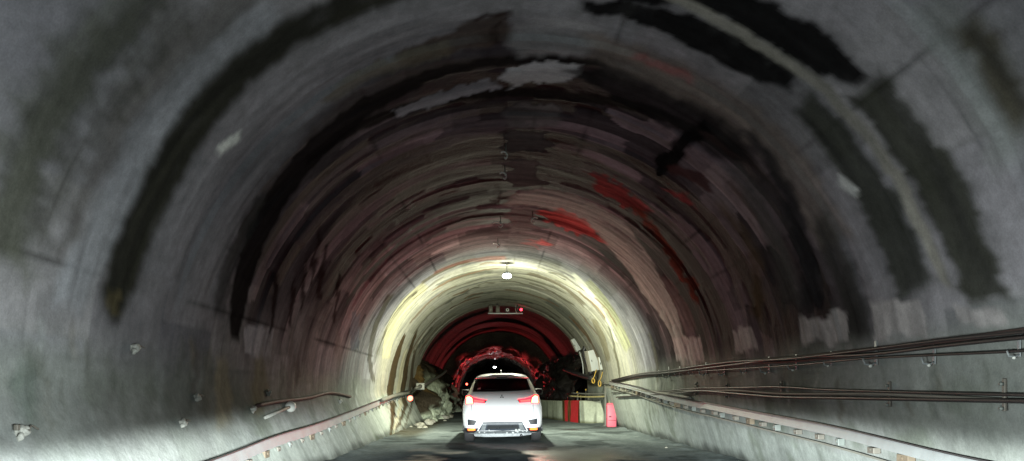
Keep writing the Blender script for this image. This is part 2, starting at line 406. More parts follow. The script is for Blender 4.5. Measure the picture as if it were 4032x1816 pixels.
stain([(1440,182),(1600,166),(1750,240),(1860,325),(1910,410),(1800,400),(1700,335),(1560,255)], (.016,.015,.015), .8, soft=0.080, w=.1)
# right: brown-pink ring, black bands, pale thin ring
stroke([(1480,120,30),(1700,200,34),(1880,310,36),(2010,450,38),(2090,600,40)], (.17,.145,.13), .7, soft=0.096)
stroke([(1470,18,14),(1600,30,26),(1750,84,42),(1890,152,46),(1995,205,22)], BLK, .97, soft=0.048, rag=.09, w=0)
stroke([(1560,-30,40),(1750,-20,40),(1950,68,48),(2080,148,48),(2168,200,22)], BLK, .97, soft=0.048, rag=.10, w=0)
stroke([(2020,260,35),(2140,400,45),(2240,560,48),(2310,740,46)], (.030,.033,.026), .88, soft=0.080)
stroke([(2170,215,50),(2300,370,56),(2410,560,58),(2480,740,52)], (.026,.028,.020), .9, soft=0.064, rag=.1)
stroke([(1640,-20,10),(1800,48,14),(1900,108,14),(2050,205,14),(2150,305,14),(2245,430,14),(2310,560,14),(2360,660,13),(2390,715,8)], (.21,.205,.18), .85, soft=0.040, rag=.05)
stroke([(2330,0,60),(2450,160,60),(2560,400,60)], (.20,.215,.21), .7, soft=0.120)
stroke([(2420,70,35),(2500,170,40),(2590,330,40)], (.05,.045,.03), .85, soft=0.080)
stroke([(1890,330,10),(1990,520,22),(2040,760,26)], (.018,.018,.02), .85, soft=0.096)
stroke([(2060,560,24),(2120,680,28),(2165,860,30)], (.03,.03,.028), .75, soft=0.096)
stroke([(1840,420,16),(1930,560,20),(1990,760,24)], (.075,.075,.072), .6, soft=0.096)
stroke([(1800,500,8),(1900,640,12),(1905,800,14)], (.13,.095,.06), .5, soft=0.096)
stroke([(1560,640,10),(1680,720,14),(1740,840,16)], (.17,.14,.14), .6, soft=0.080)
# black wet blob with its run and its painted shadow
stain([(1645,400),(1690,362),(1735,322),(1775,308),(1785,335),(1722,380),(1690,425),(1655,447)], BLK, .97, soft=0.032, rag=.05, w=0)
stain([(1770,330),(1800,350),(1870,400),(1840,390),(1775,350)], (.03,.02,.02), .85, soft=0.048)
stain([(1700,415),(1760,440),(1800,470),(1790,482),(1690,445)], (.05,.02,.02), .85, soft=0.048)  # shadow of the blob, painted dark on the wall
# grey crescent under the crown and the red patches beside it
stain([(1278,492),(1350,474),(1470,500),(1570,560),(1650,680),(1720,850),(1762,940),(1715,920),(1610,730),(1530,622),(1470,562),(1350,520),(1280,516)], (.33,.35,.34), .9, soft=0.080, rag=.10)
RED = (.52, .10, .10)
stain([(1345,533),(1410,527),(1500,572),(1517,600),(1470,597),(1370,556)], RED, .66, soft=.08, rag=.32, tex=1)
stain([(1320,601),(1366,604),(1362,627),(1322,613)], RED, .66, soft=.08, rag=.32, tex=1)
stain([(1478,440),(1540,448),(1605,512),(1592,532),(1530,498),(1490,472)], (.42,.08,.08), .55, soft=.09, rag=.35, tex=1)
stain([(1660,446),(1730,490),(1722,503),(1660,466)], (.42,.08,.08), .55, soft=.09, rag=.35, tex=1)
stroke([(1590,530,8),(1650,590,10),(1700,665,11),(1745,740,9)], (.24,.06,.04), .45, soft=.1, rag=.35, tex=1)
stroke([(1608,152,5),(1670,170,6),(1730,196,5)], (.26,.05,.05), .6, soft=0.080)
# crown strip of cleaner concrete
for (a, b, w_, c) in ((262,318,55,.15),(335,385,48,.09),(405,470,42,.11),(520,585,34,.16),(590,655,40,.15)):
    stain([(1275,a),(1275+w_*2,a),(1275+w_*2,b),(1278,b)], (c*1.0,c*.97,c), .7, soft=.05, rag=.14)
# pinkish wall under the right crown, pale repair patches low on the right and left
for P_ in ([(2010,802),(2130,786),(2130,852),(2015,866)], [(2190,762),(2312,750),(2332,832),(2200,850)], [(1840,830),(1892,824),(1908,880),(1850,888)], [(2400,770),(2520,760),(2540,800),(2410,815)],
           [(1690,850),(1760,846),(1772,905),(1700,908)]):
    stain(P_, (.36,.345,.35), .85, soft=.025, rag=.07, ru=5)
stain([(615,820),(690,820),(682,902),(615,892)], (.36,.37,.41), .8, soft=.03, rag=.05)
stain([(880,790),(905,790),(905,880),(885,880)], (.11,.12,.15), .8, soft=.03)
stroke([(555,380,12),(605,345,10)], (.52,.55,.52), .85, soft=.04, rag=.04)
stroke([(2110,455,10),(2160,490,10)], (.45,.47,.47), .8, soft=.04, rag=.04)
# lower left: drip marks and greenish damp towards the foot of the wall
for (x, y0, y1, h, c) in ((520,880,1060,16,(.13,.13,.11)),(490,850,1000,10,(.12,.11,.10)),(730,830,1000,10,(.13,.12,.12)),(745,900,980,8,(.10,.09,.085)),(850,830,960,8,(.13,.12,.12)),(650,900,1040,20,(.22,.21,.14)),(60,900,1060,40,(.10,.13,.11)),(560,900,1080,22,(.24,.22,.15))):
    stroke([(x, y0, h*.6), (x+4, (y0+y1)/2, h), (x, y1, h*.5)], c, .6, soft=.08)
rnd = random.Random(9)
for k in range(30):
    x = rnd.uniform(1620, 2560); y0 = 985+rnd.uniform(-60, 30)-.04*(x-1600); y1 = y0+rnd.uniform(50, 130); h = rnd.uniform(2, 5)*(.5+(x-1500)/700)
    stroke([(x, y0, h*.5), (x+rnd.uniform(-4, 6), (y0+y1)/2, h), (x+6, y1, h*.4)], rnd.choice([(.10,.115,.09),(.07,.08,.065),(.14,.13,.10),(.36,.38,.35)]), rnd.uniform(.35, .7), soft=.05, plain=1)
for k in range(26):
    x = rnd.uniform(-20, 900); y0 = 860+rnd.uniform(-60, 120); y1 = y0+rnd.uniform(60, 170); h = rnd.uniform(3, 9)*(1.6-x/900)
    stroke([(x, y0, h*.5), (x+4, (y0+y1)/2, h), (x+rnd.uniform(-6, 6), y1, h*.4)], rnd.choice([(.13,.14,.12),(.10,.11,.09),(.18,.165,.13),(.33,.36,.36)]), rnd.uniform(.3, .6), soft=.06, plain=1)
for (x, y, h) in ((820,690,8),(745,760,6),(775,720,5),(700,760,7),(860,740,5),(805,640,6)):
    stroke([(x, y-70, h*.4), (x-10, y, h), (x-18, y+70, h*.5)], (.022,.014,.014), .85, soft=.05, w=.1)
# portal stretch: pale, with moss and rust runs
for (pts, c, k) in (([(1475,705,8),(1530,775,10),(1562,840,12),(1580,880,10)], (.26,.27,.15), .6), ([(972,900,10),(985,830,14),(1020,770,14),(1070,720,10)], (.42,.40,.24), .6), ([(1440,690,6),(1500,760,6),(1545,860,6)], (.42,.43,.36), .7),
                    ([(940,960,4),(930,900,5),(945,820,6),(985,740,5)], (.07,.065,.05), .8), ([(1060,715,5),(1120,680,5),(1180,660,4)], (.10,.085,.05), .75), ([(1090,690,4),(1200,655,5),(1270,650,4)], (.20,.09,.075), .7), ([(1330,690,5),(1420,725,5),(1470,770,4)], (.11,.09,.06), .7),
                    ([(1100,720,5),(1180,690,5),(1240,684,4)], (.10,.10,.08), .7), ([(1375,755,8),(1420,785,10),(1460,830,6)], (.10,.105,.095), .75), ([(1490,800,5),(1515,850,8),(1530,910,6)], (.17,.15,.09), .7),
                    ([(1000,1098,7),(990,1020,8),(987,950,8),(1001,890,7),(1020,840,3)], (.050,.030,.012), .93), ([(1022,1096,5),(1010,1020,5),(1008,950,5),(1022,880,4)], (.42,.39,.28), .8), ([(1034,1094,6),(1021,1020,6),(1019,950,6),(1033,880,5),(1050,830,2)], (.055,.035,.015), .92),
                    ([(1050,1084,4),(1038,1010,4),(1036,950,4),(1046,880,3)], (.06,.04,.02), .8), ([(1655,960,3),(1650,900,4),(1630,840,4)], (.09,.085,.06), .6), ([(1560,960,2),(1545,880,3),(1530,820,2)], (.08,.075,.05), .8)):
    stroke(pts, c, k, soft=.05, rag=.06)
rnd = random.Random(5)
for k in range(46):
    d0 = rnd.uniform(17.4, 27.8); f0 = rnd.uniform(.1, PI-.1); ln = rnd.uniform(.12, .6); rr_ = F*R/d0/1.565; pp = []
    cx_, cy0 = (VX+F*XC/d0)/1.565, VY/1.565
    for q in range(5):
        a_ = f0+ln*q/4; r_ = rr_*(1+.006*math.sin(q*1.7+k)); pp.append((cx_-r_*math.cos(a_), cy0-r_*math.sin(a_), rnd.uniform(.8, 2.6)))
    if f0+ln < PI: stroke(pp, rnd.choice([(.08,.07,.05),(.13,.12,.09),(.16,.10,.06),(.10,.105,.09)]), rnd.uniform(.5, .85), soft=.03, rag=.06)
# relief: pour lips, rough sprayed concrete in the damp stretch
rel = .012*(vn(ring*2.9, brd*2.1, 0, 101)-.5)+.012*(fbm(Ug*2.5, Yg*2.5, 0, 103, 4)-.5)
rel += zone*(.035*(fbm(Ug*.7, Yg*2.5, 0, 105, 3)-.5)+.03*(blk-.5))
rel += .03*sst(.60, 1.0, (Yg/2.3) % 1.0)*sst(.1, .5, cr)*sst(.3, .6, vn(np.floor(Yg/2.3), Ug*.5, 0, 107))
nx = np.where(Ug*0+np.interp(Ug, UU, PZ) >= CAM_Z, -np.cos(phi), np.where(XLg < 0, -1, 1)); nz_ = np.where(Zg >= CAM_Z, np.sin(phi), 0)
P = np.stack([XLg+nx*rel, Yg, Zg+nz_*rel], -1)
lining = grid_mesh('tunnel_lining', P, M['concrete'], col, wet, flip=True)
tag(lining, 'stained grey concrete tunnel vault with dark damp rings and pale repair patches', 'tunnel')
# end rim of the lining
na = 90; ang = np.linspace(-.33, PI+.33, na)
rr = np.array([R-.004, R+.05, R+.6])
rim = np.zeros((3, na, 3)); 
for i, r_ in enumerate(rr):
    rim[i, :, 0] = XC-r_*np.cos(ang); rim[i, :, 2] = CAM_Z+r_*np.sin(ang); rim[i, :, 1] = D_END+(.03 if i else 0)
rc = np.ones((3, na, 3))*np.array([.2,.2,.16])*(.6+.8*fbm(ang*6, 0, 0, 5))[None, :, None]
grid_mesh('rim', rim, M['concrete'], rc, None, lining)
# back end behind the camera
bm = bmesh.new(); box(bm, (0, -8.3, 2.5), (10, .5, 6)); obj('back_wall', bm, M['stone'])['kind'] = 'structure'
# ------------------------------------------------------------------ road
ry = np.r_[np.arange(-9, 5, .25), np.arange(5, 24, .05), np.arange(24, 50, .12), np.arange(50, 101, .5)]
rx = np.linspace(-6.2, 6.2, 190)
Xr, Yr = np.meshgrid(rx, ry)
nz = fbm(Xr*1.2, Yr*.5, 0, 201, 4)
base = np.array([.028,.036,.046])*(.65+.7*nz)[..., None]
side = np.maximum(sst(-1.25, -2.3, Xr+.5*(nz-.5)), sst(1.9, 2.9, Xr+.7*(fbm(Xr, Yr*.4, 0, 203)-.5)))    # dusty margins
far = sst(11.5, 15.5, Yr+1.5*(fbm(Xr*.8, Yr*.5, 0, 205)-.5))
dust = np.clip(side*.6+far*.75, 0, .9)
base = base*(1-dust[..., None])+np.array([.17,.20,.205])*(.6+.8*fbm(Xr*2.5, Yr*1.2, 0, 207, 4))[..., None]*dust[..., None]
track = np.exp(-((Xr+.72)/.22)**2)+np.exp(-((Xr-1.08)/.22)**2)
base *= (1-.35*track*far*(.4+.6*fbm(Xr*3, Yr*.4, 0, 211)))[..., None]
crack = sst(.58, .66, fbm(Xr*.9, Yr*.9, 0, 213, 5)); base *= (1-.45*crack)[..., None]
pud = sst(.50, .62, fbm(Xr*.75, Yr*.45, 0, 221, 4))*(1-far)*(1-side)
pud = np.maximum(pud, np.exp(-(((Xr-2.35)/.35)**2+((Yr-21.5)/.5)**2)**2))                               # dark wet hollow by the wall
base *= (1-.55*pud)[..., None]
brn = sst(-1.7, -2.3, Xr)*sst(17, 19, Yr)*(1-sst(34, 36, Yr)); base = base*(1-.7*brn[..., None])+np.array([.06,.05,.025])*.7*brn[..., None]
zr = .018*(fbm(Xr*1.2, Yr*.8, 0, 231, 4)-.5)+.02*side*(fbm(Xr*4, Yr*4, 0, 233)-.3)-.02*pud*.5
edge = np.maximum(sst(-2.35, -2.75, Xr), sst(3.4, 3.95, Xr))*(Yr < D_END)
zr += .06*edge*fbm(Xr*5, Yr*2.5, 0, 235, 3)
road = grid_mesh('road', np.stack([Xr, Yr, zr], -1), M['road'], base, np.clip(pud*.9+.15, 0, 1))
road['kind'] = 'structure'; tag(road, 'dark damp roadway with dusty margins running through the tunnel', 'road')
# ------------------------------------------------------------------ rock beyond the lining
def rockc(u, y, s, a=(.055,.048,.044), b=(.15,.13,.11)):
    t = fbm(u*1.1, y*1.1, 0, s, 5)[..., None]; return np.array(a)*(1-t)+np.array(b)*t
cy = np.arange(D_END-.25, 48.01, .11); ca = np.linspace(-.3, PI+.3, 210)
A, Yc = np.meshgrid(ca, cy)
rd = 3.98+.20*(fbm(A*2.0, Yc*.25, 0, 301, 2)-.5)*.2+.02*(fbm(A*9, Yc*2, 0, 303, 3)-.5)
P = np.stack([XC-rd*np.cos(A), Yc, CAM_Z+rd*np.sin(A)], -1)
c_ = rockc(A*2, Yc*.4, 305, (.042,.038,.04), (.07,.06,.062))
cav = grid_mesh('rock_vault', P, M['rock'], c_, .17+.22*(fbm(A*1.2, Yc*.8, 0, 307, 3)-.5), flip=True)
tag(cav, 'dark unlined rock vault glowing dull red beyond the end of the concrete', 'rock vault')
# rock face with the smaller bore
NB = 150; ba = np.linspace(-.42, PI+.42, NB)
def bore_r(a, y): return 2.95*(1+.05*np.cos(2*a))+.75*(fbm(np.asarray(a)*2.6, np.asarray(y)*.45, 0, 311, 5)-.5)+.14*(fbm(np.asarray(a)*6, np.asarray(y)*1.1, 0, 313, 2)-.5)
ys = np.arange(45.5, 92, .22)
A, Yb = np.meshgrid(ba, ys)
bend = -.0007*np.clip(Yb-50, 0, 99)**2
rb = bore_r(A, Yb)
flare = 1.9*np.exp(-((Yb-45.5)/.9))
P = np.stack([.12-(rb+flare)*np.cos(A)+bend, Yb+.5*(fbm(A*4, Yb, 0, 315)-.5), CAM_Z+(rb+flare)*np.sin(A)], -1)
c_ = rockc(A*3, Yb, 317, (.06,.05,.045), (.2,.17,.14))
bore = grid_mesh('rock_bore', P, M['rock'], c_, np.clip(fbm(A*4, Yb*1.2, 0, 319, 4)*2.4-.75, 0, 1)*sst(46, 49, Yb), flip=True)
tag(bore, 'rough wet rock bore narrowing into the dark with red glints on its roof', 'rock tunnel')
bm = bmesh.new(); box(bm, (-1.2, 92.3, 2.5), (14, .6, 9)); o = obj('dark_rock_end', bm, M['dark_steel']); o['kind'] = 'structure'
# rocky flank on the left between lining and bore
oy = np.arange(19.6, 47, .09); ot = np.linspace(0, 1, 60)
T, Yo = np.meshgrid(ot, oy)
lump = fbm(T*4+Yo*.1, Yo*.55, 0, 331, 5); l2 = fbm(T*9, Yo*1.7, 0, 333, 4)
Zo = T*2.9
Xo = -2.62-.9*(T**2.2)-1.0*(lump-.5)*1.4-.5*(l2-.5)+.35*(1-T)**3
Xo = Xo+np.clip((Yo-34)/12, 0, 1)*.15-1.4*(1-sst(25.6, 28.6, Yo))*1.0-.5*sst(.8, 1, T)
t = fbm(T*5, Yo*.8, 0, 335, 4)
c_ = np.array([.040,.032,.022])*(.5+1.3*t)[..., None]
lime = sst(.42, .56, fbm(T*2.2, Yo*.5, 0, 337, 4)+.22*np.exp(-((Yo-33.5)/2.2)**2)-.05)*(1-sst(.45, .75, T+.25*(l2-.5)))
c_ = c_*(1-lime[..., None])+np.array([.50,.56,.42])*(.55+.8*l2)[..., None]*lime[..., None]
ochre = sst(.5, .62, fbm(T*1.5+9, Yo*.6, 0, 339, 3))*(1-sst(27, 31, Yo)); c_ = c_*(1-.7*ochre[..., None])+np.array([.22,.14,.05])*(.5+l2)[..., None]*.7*ochre[..., None]
flank = grid_mesh('rock_outcrop', np.stack([Xo, Yo, Zo-.05], -1), M['rock'], c_, np.clip(lump*.8-.2, 0, 1))
tag(flank, 'lumpy rock outcrop on the left with pale lime crust, beside the rust striped lining end', 'rock')
oy = np.arange(28.5, 47, .14)
T, Yo = np.meshgrid(ot, oy)
lump = fbm(T*4, Yo*.5, 0, 351, 5); l2 = fbm(T*9, Yo*1.5, 0, 353, 4)
Xo = 3.3+.5*T**2+1.1*(lump-.5)+.5*(l2-.5)-np.clip((Yo-34)/10, 0, 1)*.9
c_ = np.array([.05,.045,.042])*(.5+1.2*l2)[..., None]
fr = grid_mesh('rock_outcrop', np.stack([Xo, Yo, T*3.0-.05], -1), M['rock'], c_, np.clip(lump*1.8-.5, 0, 1), flip=True)
tag(fr, 'dark jagged rock outcrop on the right behind the low concrete walls', 'rock')
# ------------------------------------------------------------------ stones
def stone(x, y, r, label, group='stones lying along the left rock face', s=0):
    bm = bmesh.new(); bmesh.ops.create_icosphere(bm, subdivisions=2, radius=r)
    for v in bm.verts:
        n = float(vn(v.co.x/r*1.3+s*7, v.co.y/r*1.3, v.co.z/r*1.3, s)); v.co *= .62+.7*n; v.co.z *= .65
    o = obj('stone', bm, M['stone'], smooth=False); o.location = (x, y, r*.3); o.rotation_euler = (0, 0, s)
    tag(o, label, 'stone', group)
for i in range(22):
    y = 21.5+random.random()*15; stone(-2.25+random.uniform(-.25, .35)-(.25 if y < 26 else 0), y, random.uniform(.05, .2), 'pale grey broken stone among the rubble at the foot of the left rock', s=i)
stone((2619-VX)/F*14.5, 14.4, .03, 'single small pale pebble lying out on the right side of the road', None, 77)
# ------------------------------------------------------------------ cable trunkings along both walls
def beam(bm, pts, nrm, h, dep):
    rings = []
    for p, n in zip(pts, nrm):
        n = Vector(n).normalized(); up = Vector((0, 1, 0)).cross(n)
        if up.z < 0: up = -up
        a = [p+up*h/2-n*.01, p+up*h/2+n*dep, p-up*h/2+n*dep, p-up*h/2-n*.01]
        rings.append([bm.verts.new(q) for q in a])
    for A_, B_ in zip(rings, rings[1:]):
        for k in range(4): bm.faces.new((A_[k], A_[(k+1) % 4], B_[(k+1) % 4], B_[k]))
    bm.faces.new(rings[0]); bm.faces.new(rings[-1][::-1])
def resample(pts, step):
    out = [pts[0]]; acc = 0
    for a, b in zip(pts, pts[1:]):
        L_ = (b-a).length; t = step-acc
        while t < L_: out.append(a+(b-a)*t/L_); t += step
        acc = L_-(t-step)
    return out
def wall_n(p): 
    return Vector((1 if p.x < 0 else -1, 0, .25 if p.z < .9 else 0)).normalized()
def trunking(img, label, step, h, alt):
    t = thing('cable_trunking', label, 'cable trunking')
    pts = smooth_pts([wall3(*p, off=.0)[0] for p in img], 8)
    nr = [wall_n(p) for p in pts]
    bm = bmesh.new(); beam(bm, pts, nr, h, .075); obj('channel', bm, M['grey_steel'], t, smooth=False)
    bm = bmesh.new(); beam(bm, [p+Vector((0, 0, h/2+.008)) for p in pts], nr, .014, .10); obj('lid', bm, M['dark_steel'], t, smooth=False)
    for i, p in enumerate(resample(pts, step)[1:]):
        n = wall_n(p); bm = bmesh.new()
        q = p+n*.04+Vector((0, random.uniform(-.1, .1), 0))-Vector((0, 0, h/2+.045)); k = alt(i)
        box(bm, q, (.075, (.2, .07, .10)[k]*(.7+.6*random.random()), (.09, .08, .06)[k]), bevel=.006)
        cyl(bm, q+n*.035, q+n*.052, .016, n=8)
        obj('bracket', bm, (M['rust'], M['pale_bracket'], M['bracket'])[k], t, smooth=False)
    bm = bmesh.new(); beam(bm, [p-Vector((0, 0, h/2+.115)) for p in pts], nr, .02, .05); obj('lower_rail', bm, M['cable_grey'], t, smooth=False)
    return t
trunking([z3(700,1330), z3(1120,1160), z3(1350,1072), z3(1600,985), z3(1870,873), o2(1533,1567), o2(1600,1548)], 'grey cable trunking on brackets climbing along the left wall foot', .62, .13, lambda i: (0, 2, 1, 2)[i % 4])
trunking([z4(2700,1190), z4(2170,1065), z4(1500,905), z4(1080,815), z4(700,742), z4(480,685), z4(300,640), z4(160,605)], 'grey cable trunking with pale lugs running low along the right wall', .55, .10, lambda i: (1, 2, 0, 2, 1, 2, 2)[i % 7])
# ------------------------------------------------------------------ cables on the right wall
def cable(img, r, m, label, off=.06, group=None, jit=0.0, extra=()):
    pts = []
    for i, p in enumerate(img):
        q, n = wall3(*p, off=off); q.z += jit*math.sin(i*2.1+r*300); pts.append(q)
    pts = smooth_pts(pts+[Vector(e) for e in extra], 8)
    bm = bmesh.new(); tube(bm, pts, r); o = obj('cable', bm, m); return tag(o, label, 'cable', group)
up = [(2800,812),(2576,840),(2400,859),(2200,881),(2000,901),(1850,914),(1700,931),(1610,944),(1545,957)]
for i, (dy, r, m, off) in enumerate(((0,.019,'cable_brown',.05),(8,.016,'cable',.08),(-10,.014,'cable_brown',.08),(15,.015,'cable_brown',.04),(-4,.012,'cable',.10))):
    img = [(x, y+dy*((x-1300)/1276)+1.5*math.sin(k*2.3+i*1.9)) for k, (x, y) in enumerate(up)]
    cable(img, r, M[m], 'dusty brown or black cable in the thick bundle hung highest on the right wall', off, 'cables of the thick bundle on the right wall', .006)
cable([(2800,872),(2576,886),(2200,905),(2006,918),(1770,931),(1663,939),(1540,959)], .011, M['cable'], 'thin dark wire strung just under the thick cable bundle on the right', .05)
mid1 = [z4(2900,672), z4(2576,665), z4(1480,645), z4(1160,640), z4(900,632), z4(640,634), z4(480,650), z4(300,660), z4(170,663)]
mid2 = [z4(2900,730), z4(2576,722), z4(1800,702), z4(1480,692), z4(1160,681), z4(900,667), z4(700,655), z4(560,662), z4(400,680), z4(200,692)]
cable(mid1, .013, M['cable'], 'upper of two black cables running level along the middle of the right wall', .05)
cable(mid2, .018, M['cable'], 'lower of two black cables running level along the middle of the right wall', .06)
cable([(x, y-9*(x-1300)/1276) for x, y in mid2], .018, M['cable_grey'], 'dusty grey conduit between the two level black cables on the right wall', .035)
cable([z4(100,610), z4(200,618), z4(330,650), z4(470,668), z4(640,700)], .03, M['cable_grey'], 'grey pipe slanting down from the cable junction on the right wall', .05)
def hook(p, n):
    t = thing('cable_hook', 'small pale steel hook under the cable bundle on the right wall', 'hook', p, group='hooks carrying the right wall cables')
    sx = n.x; bm = bmesh.new(); box(bm, (0, 0, .03), (.012, .05, .26), bevel=.003)
    tube(bm, [(0, 0, -.07), (sx*.05, 0, -.10), (sx*.12, 0, -.09), (sx*.14, 0, -.03)], .011)
    obj('strap', bm, M['grey_steel'], t)
    bm = bmesh.new(); bmesh.ops.create_uvsphere(bm, u_segments=10, v_segments=7, radius=.019); bmesh.ops.translate(bm, verts=bm.verts, vec=(sx*.06, 0, -.11))
    obj('cap', bm, M['pale'], t)
    return t
hk = hook(Vector((0, 0, 0)), Vector((-1, 0, 0)))
for i, (x, y) in enumerate(((2560,415),(2060,450),(1720,470),(1455,482),(1250,500),(1090,514),(950,520),(825,532),(720,538),(640,543),(565,548),(500,553),(440,560))):
    q, n = wall3(*z4(x, y), off=.015); q.z += .02
    o = hk if i == 0 else copy_tree(hk); o.location = q; o.scale = [.62+.15*(i % 3)]*3
def clip(p):
    t = thing('cable_clip', 'short dark clip holding the level cables on the right wall', 'clip', p, group='clips of the level cables')
    bm = bmesh.new(); box(bm, (0, 0, 0), (.02, .03, .24), bevel=.005); obj('bar', bm, M['bracket'], t)
    for z in (-.10, .08):
        bm = bmesh.new(); cyl(bm, (-.012, 0, z), (-.035, 0, z), .014, n=10); obj('bolt', bm, M['pale_bracket'], t)
    return t
ck = clip(Vector((0, 0, 0)))
for i, (x, y) in enumerate(((2480,690),(1800,670),(1165,660),(845,650),(665,645))):
    q, n = wall3(*z4(x, y), off=.02); o = ck if i == 0 else copy_tree(ck); o.location = q
# ------------------------------------------------------------------ fixings on the left wall
def anchor(p, label, k):
    t = thing('wall_anchor', label, 'wall fixing', p)
    t.scale = (.48, .48, .48)
    bm = bmesh.new(); box(bm, (.012, 0, 0), (.03, .14, .10), bevel=.006); obj('plate', bm, M['dirty_pale'], t)
    for q, (c0, r_) in enumerate((((.05, .02, 0), .075), ((.07, -.06, -.07), .05), ((.05, .10, .05), .045))[:2+k]):
        bm = bmesh.new(); bmesh.ops.create_icosphere(bm, subdivisions=3, radius=r_)
        for v in bm.verts: v.co *= .45+1.1*float(vn(v.co.x*22+q*5+p.y, v.co.y*22, v.co.z*22, 3))
        bmesh.ops.translate(bm, verts=bm.verts, vec=c0); obj('grout_lump', bm, M['dirty_pale'], t)
    bm = bmesh.new(); tube(bm, smooth_pts([(.02, .05, .03), (.06, .12, .0), (.03, .24, .05+.03*k), (.05, .36, .02)], 4), .013); obj('stub', bm, M['bracket'], t)
    if k:
        bm = bmesh.new(); box(bm, (.05, -.09, .07), (.06, .06, .08), bevel=.01); obj('clamp', bm, M['bracket'], t)
    return t
for (x, y, k, lb) in ((975,850,0,'small square white fixing alone on the left wall, above the trunking'), (1330,815,1,'broken white pipe clamp, upper one of the cluster on the left wall'), (1250,895,1,'large broken white pipe clamp with loose ends, beside the white pipe on the left wall'),
                      (1690,860,1,'white clamp above the trunking, nearest the portal on the left wall'), (895,960,0,'pale low fixing with dirt streak on the left wall'), (90,1020,1,'pale blurred fixing at the bottom left of the wall, nearest the camera'), (660,590,0,'tiny pale plate high on the left wall above the other fixings')):
    q, n = wall3(*z3(x, y), off=.0); anchor(q, lb, k)
t = thing('drain_pipe', 'short white pipe with a round white end cap lying along the left wall', 'pipe')
a, b = wall3(*z3(1300,940), off=.05)[0], wall3(*z3(1430,892), off=.06)[0]
bm = bmesh.new(); cyl(bm, a, b, .022, n=12); obj('tube', bm, M['dirty_pale'], t)
bm = bmesh.new(); bmesh.ops.create_uvsphere(bm, u_segments=14, v_segments=10, radius=.085); bmesh.ops.translate(bm, verts=bm.verts, vec=b); obj('end_cap', bm, M['pale'], t)
bm = bmesh.new(); tube(bm, smooth_pts([wall3(*z3(x, y), off=.03)[0] for x, y in ((1270,880),(1380,870),(1530,845),(1640,815),(1740,840))], 6), .03)
tag(obj('cable', bm, M['cable_brown']), 'loose brown cable sagging along the left wall between white fixings', 'cable')
bm = bmesh.new(); tube(bm, smooth_pts([wall3(*o2(x, y), off=.16)[0] for x, y in ((1480,1578),(1540,1556),(1600,1545))]+[at(1640,1528,24.5), at(1665,1520,26), at(1698,1500,29), at(1740,1476,32), at(1757,1460,33.5)], 6), .055)
tag(obj('pipe', bm, M['cable_grey']), 'grey pipe leading from the left trunking across the rock outcrop', 'pipe')
t = thing('junction_box', 'pale box with a round hole on the left pipe beside the outcrop', 'junction box', at(1655,1522,25.2))
bm = bmesh.new(); box(bm, (0, 0, 0), (.30, .15, .24), bevel=.02); obj('box', bm, M['dirty_pale'], t)
bm = bmesh.new(); cyl(bm, (0, -.07, 0), (0, -.085, 0), .075, n=16); obj('port', bm, M['cable'], t)
# ------------------------------------------------------------------ lamps
M['lamp'] = mat_emit('lamp_glass', (.93, 1, .98), 22, (.8, .8, .8))
def lamp(p, label, w, colr):
    t = thing('ceiling_lamp', label, 'lamp', p)
    bm = bmesh.new(); lathe(bm, [(.012, .42), (.012, .12), (.05, .11), (.09, .08), (.10, .05)], 20); obj('housing', bm, M['grey_steel'], t)
    bm = bmesh.new(); lathe(bm, [(.09, .05), (.12, .02), (.125, -.02), (.105, -.06), (.06, -.085), (.02, -.09)], 20); ln_ = obj('lens', bm, M['lamp'], t); ln_.scale = (1.0, 1.0, .75)
    l = bpy.data.lights.new('lamp_light', 'POINT'); l.energy = w; l.color = colr; l.shadow_soft_size = .1; l.use_nodes = True
    nt = l.node_tree; g = nt.nodes.new('ShaderNodeNewGeometry'); sp = nt.nodes.new('ShaderNodeSeparateXYZ'); nt.links.new(g.outputs['Incoming'], sp.inputs[0])
    mr = nt.nodes.new('ShaderNodeMapRange'); mr.interpolation_type = 'SMOOTHSTEP'; nt.links.new(sp.outputs[2], mr.inputs[0])       # the housing shades the crown
    for q, v in ((1, -.65), (2, .6), (3, 1), (4, .10)): mr.inputs[q].default_value = v
    mb = nt.nodes.new('ShaderNodeMapRange'); nt.links.new(sp.outputs[1], mb.inputs[0])                    # added light shaping, dimmer towards the traffic
    for q, v in ((1, -.9), (2, .2), (3, .40), (4, 1)): mb.inputs[q].default_value = v
    mu = nt.nodes.new('ShaderNodeMath'); mu.operation = 'MULTIPLY'; nt.links.new(mr.outputs[0], mu.inputs[0]); nt.links.new(mb.outputs[0], mu.inputs[1])
    nt.links.new(mu.outputs[0], nt.nodes['Emission'].inputs['Strength'])
    o = bpy.data.objects.new('lamp_light', l); COL.objects.link(o); o.parent = t; o.location = (0, 0, -.62)
    return t
lamp(at(1996, 1086, 18.9), 'bright white lamp hanging from the crown near the end of the lining', 2200, (.98, 1, .76))
lamp(at(1948, 1446, 56), 'small bright white lamp far inside the rock bore, above the car roof', 70, (.9, 1, 1))
def red_lamp(p, r, label, w, rad=30):
    t = thing('warning_lamp', label, 'warning lamp', p)
    bm = bmesh.new(); cyl(bm, (0, .02, 0), (0, .10, 0), r*1.25, n=16); obj('housing', bm, M['dark_steel'], t)
    bm = bmesh.new(); lathe(bm, [(r, 0), (r*.95, r*.4), (r*.6, r*.8), (r*.1, r)], 16, Matrix.Rotation(PI/2, 4, 'X')); obj('lens', bm, mat_emit('red_lamp', (1, .10, .06), rad), t)
    if w:
        l = bpy.data.lights.new('warning_light', 'POINT'); l.energy = w; l.color = (1, .05, .04); l.shadow_soft_size = .05
        o = bpy.data.objects.new('warning_light', l); COL.objects.link(o); o.parent = t; o.location = (0, -.12, 0)
    return t
